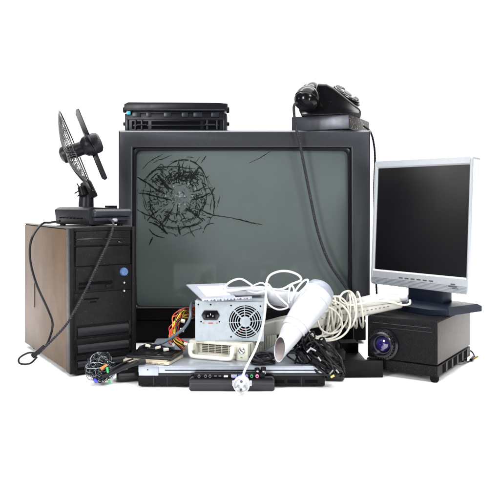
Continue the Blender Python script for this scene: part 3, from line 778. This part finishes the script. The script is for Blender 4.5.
# ------------------------------------------------------------------ power supply
ps = T('power_supply', 'silver grey steel computer power supply with a round fan grille, on the cream drawer', 'power supply', (-.0400, 1.362, LZ+ch+.0004), math.radians(-3), None, .895)
w2, pd_, hp = .0748, .138, .086
# front plate with a real round opening
bm = NB()
bb(bm, -w2, -w2+.0015, .001, pd_, 0, hp, .0005); bb(bm, w2-.0015, w2, .001, pd_, 0, hp, .0005)
bb(bm, -w2+.001, w2-.001, .002, pd_, 0, .0015, .0003); bb(bm, -w2-.0006, w2+.0006, .0025, pd_, hp-.0012, hp+.0008, .0005); bb(bm, -w2+.001, w2-.001, pd_-.0015, pd_, .001, hp-.001, .0003)
shell = finish('case', bm, STEEL, ps)
bm = NB(); fc = Vector((.0345, 0, .0425)); fr_ = .0355
def plate_hole(bm, x0, x1, z0, z1, c, r, y0, y1, n=48):
    def outer(a):
        dx, dz = math.cos(a), math.sin(a); ts = []
        if dx > 1e-9: ts.append((x1-c.x)/dx)
        if dx < -1e-9: ts.append((x0-c.x)/dx)
        if dz > 1e-9: ts.append((z1-c.z)/dz)
        if dz < -1e-9: ts.append((z0-c.z)/dz)
        t = min(ts); return c.x+dx*t, c.z+dz*t
    an = sorted([2*PI*k/n for k in range(n)]+[math.atan2(z-c.z, x-c.x) % (2*PI) for x in (x0, x1) for z in (z0, z1)])
    A = [outer(a) for a in an]; B = [(c.x+r*math.cos(a), c.z+r*math.sin(a)) for a in an]
    loft(bm, [[(x, y1, z) for x, z in A], [(x, y0, z) for x, z in A], [(x, y0, z) for x, z in B], [(x, y1, z) for x, z in B]])
plate_hole(bm, -w2, w2, 0, hp, fc, fr_, 0, .0015)
fpz = finish('front_plate', bm, STEEL, ps)
bm = NB()
for r in (.0168, .0220, .0272, .0324):
    t = [[(fc.x+q*math.cos(2*PI*k/56), y, fc.z+q*math.sin(2*PI*k/56)) for k in range(56)] for q, y in ((r-.0009, 0), (r+.0009, 0), (r+.0009, .0012), (r-.0009, .0012), (r-.0009, 0))]
    loft(bm, t)
lathe(bm, [(0, -.0008), (.0118, -.0008), (.0120, .0006), (0, .0006)], axm(fc, (0, 1, 0)), 32)
for k in range(4):
    a = PI/2*k+PI/4; d = Vector((math.cos(a), 0, math.sin(a))); box(bm, fc+d*.0235+Vector((0, .0006, 0)), (.0255, .0013, .0032), .0002, rot=(0, -a, 0))
for k in range(4):
    a = PI/2*k+.08; d = Vector((math.cos(a), 0, math.sin(a))); box(bm, fc+d*.0235+Vector((0, .0006, 0)), (.0250, .0010, .0016), .0002, rot=(0, -a, 0))
finish('fan_grille', bm, STEEL, ps)
bm = NB(); lathe(bm, [(0, .008), (.013, .008), (.014, .012), (.014, .024)], axm(fc, (0, 1, 0)), 24)
for k in range(7):
    a = 2*PI*k/7; 
    t = []
    for i in range(5):
        r = .013+.021*i/4
        t.append((fc+Vector((r*math.cos(a+.1*i), .008, r*math.sin(a+.1*i))), fc+Vector((r*math.cos(a+.1*i+.55), .020, r*math.sin(a+.1*i+.55)))))
    vs = [[bm.verts.new(x) for x in p] for p in t]
    for p, q in zip(vs, vs[1:]): bm.faces.new((p[0], q[0], q[1], p[1]))
finish('cooling_fan', bm, BLKM, ps)
bm = NB(); bb(bm, fc.x-.038, fc.x+.038, .026, .027, fc.z-.038, fc.z+.038); finish('fan_shroud', bm, DEEP, ps)
bm = NB(); bb(bm, -w2+.004, w2-.004, pd_-.0005, pd_+.0012, .004, hp-.004, .0004); finish('rear_dark_cover', bm, DEEP, ps)  # unseen dark plate, added to dim the case back mirrored in the screen
bm = NB(); box(bm, fc+Vector((-.008, .004, -.020)), (.020, .0014, .0014), rot=(0, -.7, 0)); finish('red_wire', bm, RED, ps)
bm = NB()
sc0 = Vector((-.041, 0, .056))
prism(bm, [(-.020, 0), (-.0145, .0105), (.0145, .0105), (.020, 0), (.0145, -.0105), (-.0145, -.0105)], -.003, .0, .001, Matrix.Translation(sc0))
so = finish('mains_socket', bm, BLKG, ps)
bm = NB(); prism(bm, [(-.011, -.0065), (-.011, .003), (-.007, .007), (.007, .007), (.011, .003), (.011, -.0065)], -.0034, -.0024, 0, Matrix.Translation(sc0)); ih = finish('socket_recess', bm, DEEP, so)
bm = NB()
for dx, dz in ((-.0055, -.001), (.0055, -.001), (0, .0025)): bb(bm, sc0.x+dx-.0006, sc0.x+dx+.0006, -.0045, -.003, sc0.z+dz-.002, sc0.z+dz+.002)
finish('socket_pin', bm, CHROME, ih)
for p in ((fc.x-.031, fc.z+.035), (fc.x+.033, fc.z+.034), (fc.x-.031, fc.z-.033), (fc.x+.033, fc.z-.033), (-.041, .079), (-.068, .079), (-.062, .042), (-.022, .042)):
    bm = NB(); lathe(bm, [(0, .0012), (.0013, .0011), (.0019, 0), (.0019, -.001)], axm((p[0], 0, p[1]), (0, -1, 0)), 12); finish('screw', bm, BLKM, ps)
bm = NB(); bb(bm, -.046, -.036, -.0008, .001, .0375, .0400, .0003); finish('rating_mark', bm, mat('red_label', (.35, .05, .04), .6), ps)
each('earth_mark', mat('brown_mark', (.30, .14, .05), .6), ps, [(-.059, -.055, -.0006, .001, .0378, .0400), (-.029, -.025, -.0006, .001, .0378, .0400)], .0003)
# coloured wires from its left rear
cols = {'red_lead': RED, 'yellow_lead': YEL, 'black_lead': RUB, 'orange_lead': ORG}
rnd = random.Random(5)
for nm, m, n in (('red_lead', RED, 7), ('yellow_lead', YEL, 8), ('black_lead', RUB, 7), ('orange_lead', ORG, 3)):
    b = NB()
    for _ in range(n):
        j = lambda s: rnd.uniform(-s, s)
        yb = 1.40+j(.02)
        sx_ = 187+j(1); 
        pts = [ps.L(199, 312+j(3), 1.48), ps.L(193+j(1.5), 306+rnd.uniform(0, 12), 1.46), ps.L(184+j(4), 310+j(5)+3, yb+.02), ps.L(176+j(4), 320+j(5), yb), ps.L(173+j(4.5), 332+j(4), yb-.01), ps.L(176+j(7), 341+j(3), yb-.02), ps.L(184+j(3), 346+j(4), yb-.01)]
        for q_ in range(1, len(pts)):
            if (ps.M @ pts[q_]).z < LZ+.010: pts[q_].z += .006
        tube(b, pts, .00115, 6, n=6)
    finish(nm, b, m, ps)
for px, py, Y in ((174, 344, 1.375), (183, 321, 1.385), (182, 330, 1.38), (186, 344, 1.37)):
    bm = NB(); box(bm, ps.L(px, py, Y), (.009, .007, .006), .0008, rot=(rnd.uniform(-1, 1), rnd.uniform(-1, 1), rnd.uniform(-1, 1))); finish('wire_connector', bm, CREAM, ps)
gc = T('grey_cable', 'grey insulated cable curving down from the power supply to the thin drive', 'cable', (-.16, 1.40, LZ))
bm = NB(); tube(bm, [gc.L(198, 308, 1.49), gc.L(192.5, 303, 1.46), gc.L(190.5, 309, 1.40), gc.L(190, 318, 1.37), gc.L(185, 327, 1.36), gc.L(178, 333, 1.36), gc.L(168, 340, 1.365), gc.L(158, 344.5, 1.37), gc.L(148, 346, 1.38), gc.L(140, 347, 1.39)], .0031, 10); finish('sheath', bm, GCORD, gc)
sm = T('loose_connectors', 'small white and dark plugs lying on top of the thin drive', 'connectors', (-.175, 1.37, LZ+.018))
for px, py, Y in ((148, 345.5, 1.365), (158, 347.5, 1.355), (166, 349.5, 1.35)): bm = NB(); box(bm, sm.L(px, py, Y), (.010, .006, .005), .001, rot=(0, rnd.uniform(-.4, .4), rnd.uniform(-1, 1))); finish('white_plug', bm, CREAM, sm)
bm = NB()
for _ in range(6):
    tube(bm, [sm.L(140+rnd.uniform(-3, 3), 347+rnd.uniform(-1, 2), 1.37), sm.L(150, 345+rnd.uniform(-2, 3), 1.365), sm.L(162+rnd.uniform(-2, 2), 347+rnd.uniform(-2, 3), 1.36), sm.L(172+rnd.uniform(-2, 4), 350+rnd.uniform(-2, 1), 1.36)], .0013, 6)
finish('dark_wire', bm, RUB, sm)

# ------------------------------------------------------------------ white card on the power supply
wc = T('white_card', 'flat white plastic card with a bright label, tilted on top of the power supply', 'card', (-.08, 1.42, LZ+ch+hp*.895))
bm = NB()
c4 = [wc.L(186, 284.5, 1.48), wc.L(226, 283, 1.48), wc.L(236, 297.5, 1.37), wc.L(202, 299.5, 1.353)]
slab(bm, c4, .0022, .0007); wcb = finish('plate', bm, WHTD, wc)
def bil(u, v, dz): 
    a, b, c, d = [Vector(x) for x in c4]; p = (a.lerp(b, u)).lerp(d.lerp(c, u), v); return p+Vector((0, -.2, .98))*dz
bm = NB(); slab(bm, [bil(.22, .2, .0009), bil(.88, .2, .0009), bil(.90, .82, .0009), bil(.20, .82, .0009)], .0012); finish('label', bm, LBL, wcb)
wb = T('pin_strip', 'grey strip with small white and violet pins, on the power supply front edge', 'connector strip', (-.05, 1.36, LZ+ch+hp*.895))
bm = NB(); slab(bm, [wb.L(202, 298.6, 1.356), wb.L(252, 296.2, 1.366), wb.L(252, 298.6, 1.350), wb.L(202, 301.2, 1.348)], .0018, .0004); wbs = finish('strip', bm, WHTD, wb)
for k in range(22):
    px = 203+k*2.2+rnd.uniform(-.5, .5); py = 300.7-2.4*k/22; bm = NB()
    box(bm, wb.L(px, py, 1.3475), (rnd.uniform(.0014, .0032), .0035, rnd.uniform(.0018, .0034)), .0003, rot=(rnd.uniform(-.4, .4), rnd.uniform(-.5, .5), rnd.uniform(-.5, .5)))
    finish('pin', bm, [WHT, mat('pin_violet', (.10, .08, .20), .4), BTN][k*7 % 3], wbs)
wa = T('white_adapter', 'long white plastic adapter lying on the power supply behind the white card', 'adapter', (-.02, 1.42, LZ+ch+hp*.895))
bm = NB(); box(bm, wa.L(243, 292.0, 1.425)+Vector((0, 0, .002)), (.085, .045, .014), .005, rot=(0, -.02, .1), seg=3); ws = finish('case', bm, WHT, wa)
bm = NB(); box(bm, wa.L(243, 290.0, 1.41)+Vector((0, -.007, .0022)), (.014, .006, .0035), .001, rot=(0, -.02, .1)); finish('switch', bm, mat('switch_grey', (.16, .17, .20), .4), ws)

# ------------------------------------------------------------------ hair dryer
hd = T('hair_dryer', 'white hair dryer with its nozzle pointing down to the lower left', 'hair dryer', (.075, 1.34, LZ))
Nz = hd.L(279.5, 349.5, 1.297); Rr = hd.L(323, 287, 1.375)
axd = (Rr-Nz); LH = axd.length; axd.normalize()
AM = axm(Nz, axd); s_ = LH/.16
prof_out = [(.0235, 0), (.0242, .002), (.0225, .022*s_), (.0205, .040*s_), (.0212, .046*s_), (.0222, .047*s_), (.0238, .050*s_), (.0272, .085*s_), (.0300, .115*s_), (.0308, .130*s_)]
bm = NB()
lathe(bm, prof_out[5:]+[(.0300, .142*s_)], AM, 40); 
hb = finish('barrel', bm, WHT, hd, 60)
a1 = Vector((.14, .05, .99)).normalized(); a2 = Vector((-.50, .86, .02)).normalized()
b1_ = AM.to_3x3() @ Vector((1, 0, 0)); b2_ = AM.to_3x3() @ Vector((0, 1, 0)); top = Nz+axd*.0485*s_
uA = (a1-axd*a1.dot(axd)).normalized(); vA = axd.cross(uA).normalized()
if vA.dot(a2) < 0: vA = -vA
def noz(t, k=1.0, n=40):              # t=0 opening, t=1 joint with the barrel
    c = Nz.lerp(top, t); e3 = t*t*(3-2*t); A = a1.lerp(uA, e3).normalized(); B = a2.lerp(vA, e3).normalized()
    ra = (.0235*(1-t)+.0215*t-.0016*math.sin(PI*t))*k; rb = (.0185*(1-t)+.0215*t-.0010*math.sin(PI*t))*k
    return [c+A*ra*math.cos(2*PI*q/n)+B*rb*math.sin(2*PI*q/n) for q in range(n)]
bm = NB(); loft(bm, [noz(.03, .93), noz(0, .955), noz(0, .995), noz(.02, 1.0)]+[noz(i/10) for i in range(1, 11)]); nz = finish('nozzle', bm, WHT, hd, 60)
bm = NB(); loft(bm, [noz(.025, .94)]+[noz(i/10, .92-.02*i/8) for i in range(1, 9)], False, True); finish('nozzle_lining', bm, PINKIN, nz, 60)
bm = NB(); lathe(bm, [(.0212, .0475*s_), (.0228, .0478*s_), (.0232, .0495*s_), (.0232, .0505*s_), (.022, .0515*s_)], AM, 40)
for k in range(36):
    a = 2*PI*k/36; q = AM @ Vector((.0233*math.cos(a), .0233*math.sin(a), .0497*s_)); box(bm, q, (.0016, .0016, .0016), .0003)
finish('joint_ring', bm, mat('ring_grey', (.45, .45, .47), .35, noise=.3, nscale=300), hd)
bm = NB()
for h_, r_ in ((.124, .03045), (.060, .0249)):
    lathe(bm, [(r_-.001, (h_-.0006)*s_), (r_+.0001, (h_-.0003)*s_), (r_+.0001, (h_+.0003)*s_), (r_-.001, (h_+.0006)*s_)], AM, 40)
finish('shell_seam', bm, mat('seam_grey_light', (.20, .20, .22), .5), hb)
bm = NB(); lathe(bm, [(.0303, .136*s_), (.0296, .146*s_), (.026, .156*s_), (.017, .163*s_), (0, .165*s_)], AM, 40)
for k in range(9):
    r = .006+k*.0026; h = .165*s_-.0001-.022*(r/.031)**2.6
    lathe(bm, [(r, h-.001), (r+.0003, h+.0008), (r+.0009, h+.0008), (r+.0012, h-.001)], AM, 36)
finish('air_intake', bm, GRYI, hd)
bm = NB()
hsx = Nz+axd*.112*s_; hend = hd.L(268, 295.5, 1.45)
tube(bm, [hsx, hsx.lerp(hend, .3)+Vector((0, 0, .002)), hsx.lerp(hend, .65), hend], .016, 20, n=6, rfun=lambda t: .0215-.006*min(1, t*1.6)-(.006*max(0, (t-.9)/.1)**2))
hn = finish('grip', bm, WHT, hd, 60)
bm = NB(); mid = hsx.lerp(hend, .45)+Vector((0, -.014, .004)); box(bm, mid, (.016, .006, .007), .0015); finish('switch', bm, GRYI, hn)
# white mains cord of the dryer, looping and dropping to the plug
bm = NB()
C_ = lambda x, y, Y: hd.L(x, y, Y)
cordp = [hend, C_(258, 290, 1.45), C_(250, 284, 1.44), C_(241, 279, 1.43), C_(232, 281, 1.42), C_(225, 287, 1.41), C_(230, 291, 1.395), C_(245, 289, 1.38), C_(262, 287.5, 1.37), C_(280, 289.5, 1.36), C_(292, 284, 1.36), C_(301, 280, 1.36), C_(298, 275, 1.37), C_(289, 271.5, 1.38), C_(279, 271.5, 1.38), C_(270, 275.5, 1.36), C_(266.5, 283, 1.335), C_(265.8, 295, 1.325), C_(265, 312, 1.315), C_(262, 330, 1.30), C_(256, 348, 1.285), C_(249, 362, 1.27), C_(245, 370, 1.262), C_(243, 376, 1.258)]
tube(bm, cordp, .0022, 8, n=7)
cordb = [C_(248, 291.5, 1.40), C_(256, 293, 1.37), C_(263, 291.5, 1.35), C_(272, 290, 1.35), C_(280, 298, 1.35), C_(288, 306, 1.352), C_(284, 309, 1.35), C_(276, 309, 1.345), C_(268, 303, 1.34), C_(266, 292, 1.34), C_(268, 284, 1.345), C_(276, 294, 1.35), C_(286, 304, 1.35)]
tube(bm, cordb, .0017, 8, n=7)
tube(bm, [C_(289, 303, 1.352), C_(289, 292, 1.35), C_(291, 285.5, 1.35), C_(294, 290, 1.345), C_(291, 300, 1.345), C_(296, 290, 1.34), C_(303, 281.5, 1.34), C_(308, 280, 1.345), C_(306, 286, 1.34), C_(298, 294, 1.33)], .0019, 8, n=7)
tube(bm, [C_(250, 288, 1.40), C_(256, 284.5, 1.39), C_(262, 283, 1.38), C_(267, 286, 1.37), C_(276, 290, 1.37), C_(290, 291, 1.36)], .0017, 8)
cdn = finish('mains_cord', bm, CORDW, hd)
bm = NB()
pc = C_(242, 383.5, 1.252); pdv = Vector((-.15, -.93, -.10)).normalized()
lathe(bm, [(0, -.012), (.007, -.012), (.0125, -.008), (.0148, .0), (.0152, .008), (.0138, .0105), (.0128, .0105), (.0122, .0065), (0, .0065)], axm(pc, pdv), 30)
tube(bm, [C_(243.5, 374, 1.262), C_(243, 378, 1.262), C_(242.3, 381, 1.262)], .005, 12, rfun=lambda t: .0028+.0045*t)
box(bm, pc+Vector((.0155, .002, 0)), (.004, .010, .008), .001); box(bm, pc+Vector((-.0155, .002, 0)), (.004, .010, .008), .001); box(bm, pc+Vector((0, .001, -.0155)), (.008, .010, .004), .001)
pg = finish('mains_plug', bm, WHT, hd)
bm = NB()
for s in (-1, 1): cyl(bm, pc+pdv*.006+Vector((s*.006, 0, -.002)), pc+pdv*.020+Vector((s*.006, 0, -.002)), .0022, seg=12, bev=.0006)
finish('pin', bm, CHROME, pg)
bm = NB(); cyl(bm, pc+pdv*.006+Vector((0, 0, .006)), pc+pdv*.0072+Vector((0, 0, .006)), .0026, seg=12); cyl(bm, pc+pdv*.0065+Vector((-.001, 0, -.009)), pc+pdv*.0072+Vector((-.001, 0, -.009)), .002, seg=12); finish('earth_hole', bm, BTN, pg)

# ------------------------------------------------------------------ beige appliance arm
ba = T('beige_appliance', 'long beige handheld appliance with its cord wound round it, lying up to the projector', 'appliance', (.17, 1.43, .09))
p0 = ba.L(258, 330, 1.415); p1 = ba.L(401, 303.5, 1.432)
dr = (p1-p0); LB = dr.length; dr.normalize()
yv = Vector((0, 1, 0)); zv = dr.cross(yv).normalized()
if zv.z < 0: zv = -zv
MB_ = Matrix(((dr.x, yv.x, zv.x, p0.x), (dr.y, yv.y, zv.y, p0.y), (dr.z, yv.z, zv.z, p0.z), (0, 0, 0, 1)))
def bx(bm): bmesh.ops.transform(bm, matrix=MB_, verts=bm.verts)
bm = NB()
def rect(x, y0, y1, z0, z1, r=.004):
    l = rr(y0, y1, z0, z1, r, 0, 3); return [(x, a, b) for a, _, b in l]
loft(bm, [rect(0, -.012, .020, -.012, .012), rect(.05, -.016, .022, -.015, .0155), rect(.13, -.017, .022, -.014, .016), rect(.21, -.016, .022, -.010, .012), rect(LB-.003, -.014, .020, -.0075, .0060), rect(LB, -.012, .018, -.006, .0045, .003)], True, True)
bx(bm); bab = finish('lower_shell', bm, BEIGE, ba, 30)
bm = NB(); prof = [(.145, .015), (.170, .017), (.200, .0245), (.235, .0262), (.262, .0225), (.280, .0195), (.282, .006), (.20, .010), (.145, .0142)]
prof = [(x*LB/.284, z) for x, z in prof]
prism(bm, prof, -.0165, .020, .003); bx(bm); finish('upper_shell', bm, mat('beige_light', (.52, .51, .465), .38, noise=.15, nscale=18), ba)
bm = NB()
for k in range(26):
    x = .055+k*.0085
    if x < LB-.01: box(bm, (x, -.0168+.0016*max(0, (x-.2)/.07), .0018), (.0036, .0014, .0012), .0002)
bx(bm); finish('seam_notch', bm, mat('seam_brown', (.10, .08, .055), .7), bab)
bm = NB(); cyl(bm, p1-dr*.006+zv*.012, p1+dr*.014+zv*.012, .0095, .0088, 20, .002); finish('cord_cap', bm, WHT, ba)
bm = NB()
def loop(cx, cy, rx, ry, Y, dY, ph0=0, tilt=0, n=14):
    out = []
    for k in range(n):
        a = 2*PI*k/n+ph0; x = rx*math.cos(a); y = ry*math.sin(a)
        out.append(ba.L(cx+x*math.cos(tilt)-y*math.sin(tilt), cy+x*math.sin(tilt)+y*math.cos(tilt), Y+dY*math.cos(a+ph0*0)))
    return out
tube(bm, [ba.L(410, 300, 1.405), ba.L(409.5, 304, 1.398), ba.L(402, 305, 1.398), ba.L(392, 302.5, 1.402), ba.L(376, 301, 1.402), ba.L(362, 303.5, 1.400), ba.L(348, 305, 1.400), ba.L(340, 300, 1.405), ba.L(343, 293, 1.42), ba.L(350, 291.5, 1.42), ba.L(355.5, 299, 1.40), ba.L(356, 315, 1.395), ba.L(351, 327, 1.40), ba.L(346, 325, 1.42), ba.L(345, 310, 1.455)], .0021, 8, n=7)
def wrap(px, top, bot, sl, r=.0021):     # a turn of cord round the bar
    pts = []
    for k in range(16):
        a = 2*PI*k/16; y = 1.431+.034*math.cos(a+PI); z = math.sin(a)
        py = (top+bot)/2-(bot-top)/2*z; pts.append(ba.L(px+sl*z+2.2*math.cos(a), py, y))
    tube(bm, pts, r, 8, n=4, closed=True)
wrap(360, 292, 327.5, -2.5); wrap(353, 291.5, 328, -3.0); wrap(333, 298, 333, 1.5); wrap(330, 299, 336, -2); wrap(326.5, 301, 339, 3)
tube(bm, loop(326, 320, 24.5, 20.5, 1.375, .016, .3, .15), .0021, 8, closed=True)
tube(bm, loop(320, 319, 22, 18, 1.385, .016, 1.2, -.25), .0021, 8, closed=True)
tube(bm, loop(333, 315, 15, 19, 1.38, .016, 2.0, .35), .0020, 8, closed=True)
wrap(337, 296, 331, 2.0, .0019); wrap(348, 293, 329, 1.0, .0019)
tube(bm, loop(323, 322, 20, 16, 1.37, .014, .9, .5), .0019, 8, closed=True)
tube(bm, loop(316, 316, 17, 21, 1.392, .012, 1.6, .1), .0019, 8, closed=True)
finish('wound_cord', bm, CORDC, ba)

# ------------------------------------------------------------------ black cable bundles
def bundle(name, label, loc, src, dst, n, rad, bulge, seed, Y0, Y1, floor, tips):
    th = T(name, label, 'cable bundle', loc); rnd = random.Random(seed)
    b = NB()
    for _ in range(n):
        j = lambda s: rnd.uniform(-s, s)
        a = (src[0]+j(src[2]), src[1]+j(src[3])); c = (dst[0]+j(dst[2]), dst[1]+j(dst[3]))
        pts = []
        K = 6
        o1, o2 = j(bulge), j(bulge)
        for k in range(K+1):
            t = k/K; x = a[0]+(c[0]-a[0])*t+o1*math.sin(PI*t)+j(1.2); y = a[1]+(c[1]-a[1])*t+o2*math.sin(PI*t)+j(1.2); YY = Y0+(Y1-Y0)*t+j(.010)
            p = th.L(x, y, YY); w = th.M @ p
            lim = (LZ if w.x < .141 and w.y > 1.296 else 0)+rad+.001
            if w.z < lim: p.z += lim-w.z
            pts.append(p)
        tube(b, pts, rad*rnd.uniform(.7, 1.2), 7, n=5)
    finish('lead', b, RUB, th)
    return th
b1 = bundle('cable_bundle', 'thick bundle of black cables spilling off the right end of the laptop', (.13, 1.33, 0), (300, 337, 10, 7), (337, 373, 8, 4), 42, .0018, 12, 11, 1.345, 1.29, 0, 1)
bm = NB()
rnd = random.Random(3)
for _ in range(13):
    cx, cy = rnd.uniform(298, 336), rnd.uniform(338, 366); ang = rnd.uniform(0, PI)
    pts = [b1.L(cx+rnd.uniform(8, 14)*math.cos(2*PI*k/9)*math.cos(ang)-4*math.sin(2*PI*k/9)*math.sin(ang), cy+9*math.cos(2*PI*k/9)*math.sin(ang)+4*math.sin(2*PI*k/9)*math.cos(ang), 1.315+rnd.uniform(-.012, .012)) for k in range(9)]
    tube(bm, pts, .0017, 7, n=5, closed=True)
finish('loop', bm, RUB, b1)
bm = NB()
bm.free()
for (a, c) in (((310, 348), (316, 351)), ((318, 357), (321, 361)), ((330, 374), (333, 370)), ((307, 352), (311, 348)), ((336, 370), (339, 373))): bm = NB(); cyl(bm, b1.L(*a, 1.285), b1.L(*c, 1.283), .0021, .0015, 10); finish('metal_tip', bm, mat('steel_tip', (.32, .32, .33), .35, metal=.9, noise=.4, nscale=300), b1)
bm = NB(); cyl(bm, b1.L(331, 377, 1.28), b1.L(334.5, 375, 1.278), .0026, seg=10); finish('brass_tip', bm, BRASS, b1)
for (a, c) in (((322, 340), (330, 352)), ((312, 360), (326, 368)), ((326, 362), (338, 372)), ((300, 352), (308, 362))): bm = NB(); cyl(bm, b1.L(*a, 1.30), b1.L(*c, 1.29), .0038, .0030, 12, .001); finish('plug_body', bm, BLK, b1)
b2 = T('coiled_cable', 'small coil of black cable with silver plugs, on the laptop beside the dryer nozzle', 'cable', (.025, 1.33, LZ))
bm = NB(); rnd = random.Random(9)
for i in range(13):
    cx, cy = 263.5+rnd.uniform(-4, 2), 360+rnd.uniform(-4.5, 5); 
    pts = []
    for k in range(10):
        a = 2*PI*k/10; p = b2.L(cx+rnd.uniform(8.5, 11)*math.cos(a), cy+3.6*math.sin(a)+rnd.uniform(-.8, .8), 1.315-.012*math.sin(a)+rnd.uniform(-.003, .003)); w = b2.M @ p
        if w.z < LZ+.003: p.z += LZ+.003-w.z
        pts.append(p)
    tube(bm, pts, .0018, 7, n=4, closed=True)
for k in range(4): tube(bm, [b2.L(270, 356+k, 1.335), b2.L(279, 352+k, 1.355), b2.L(290+k, 351, 1.36), b2.L(300, 348+2*k, 1.345)], .0019, 7)
finish('coil', bm, RUB, b2)
for a, c in (((257, 368), (257.5, 373)), ((263.5, 367), (263.5, 373))): bm = NB(); cyl(bm, b2.L(*a, 1.296), b2.L(*c, 1.291), .0048, .0044, 14, .001); finish('plug_body', bm, BLK, b2)
for px, py in ((257.6, 372.5), (263.6, 372.8)):
    bm = NB()
    lathe(bm, [(.0022, -.001), (.0022, .002), (.0038, .002), (.0040, -.002)], axm(b2.L(px, py, 1.288), (-.1, -1, -.15)), 16)
    cyl(bm, b2.L(px, py, 1.289), b2.L(px, py, 1.282), .0011, seg=8)
    finish('silver_plug', bm, CHROME, b2)
mb = T('black_brick', 'rounded black power brick on the floor right of the cable bundle', 'power brick', (.155, 1.345, 0), math.radians(-10))
bm = NB(); bb(bm, -.012, .026, 0, .05, .0, .022, .008, seg=3); finish('case', bm, BLKG, mb)
bm = NB(); bb(bm, -.008, .022, -.0006, .001, .0105, .0112); finish('seam', bm, TONL, mb)

# ------------------------------------------------------------------ lamps, world, camera
w = bpy.data.worlds.new('World'); S.world = w; w.use_nodes = True
bg = w.node_tree.nodes['Background']; bg.inputs[0].default_value = (.90, .95, 1, 1); bg.inputs[1].default_value = .12
def area(name, loc, target, sx, sy, power, col=(1, 1, 1)):
    l = bpy.data.lights.new(name, 'AREA'); l.shape = 'RECTANGLE'; l.size = sx; l.size_y = sy; l.energy = power; l.color = col
    o = bpy.data.objects.new(name, l); COL.objects.link(o); o.location = loc
    o.rotation_euler = (Vector(target)-Vector(loc)).to_track_quat('-Z', 'Y').to_euler(); return o
area('overhead_softbox', (0, 1.7, 3.0), (0, 1.7, 0), 4.2, 3.2, 185)
area('backdrop_softbox', (0, 2.4, 3.2), (0, 3.8, .9), 5.0, .8, 150)
area('key_softbox', (1.4, -.3, 1.8), (0, 1.5, .2), .7, .7, 46)
area('left_softbox', (-1.0, -.0, .82), (-.25, 1.7, .45), .45, .7, 34)
area('added_sheen_strip', (-2.0, 1.22, .80), (.36, 1.48, .35), .25, .4, 3.5)  # lamp added out of view to give the monitor display a sheen
area('right_strip', (.86, .0, .42), (.3, 1.7, .35), .22, .40, 9)
cam = bpy.data.cameras.new('camera'); co = bpy.data.objects.new('camera', cam); COL.objects.link(co)
co.location = (0, 0, H); co.rotation_euler = (PI/2, 0, 0)
cam.sensor_width = 36; cam.lens = 36*F/500; cam.shift_y = -(250-HY)/500
cam.clip_start = .05; cam.clip_end = 100
S.camera = co
S.view_settings.view_transform = 'Standard'; S.view_settings.look = 'None'; S.view_settings.gamma = 1; S.view_settings.exposure = 0
S.render.resolution_x = S.render.resolution_y = 1024
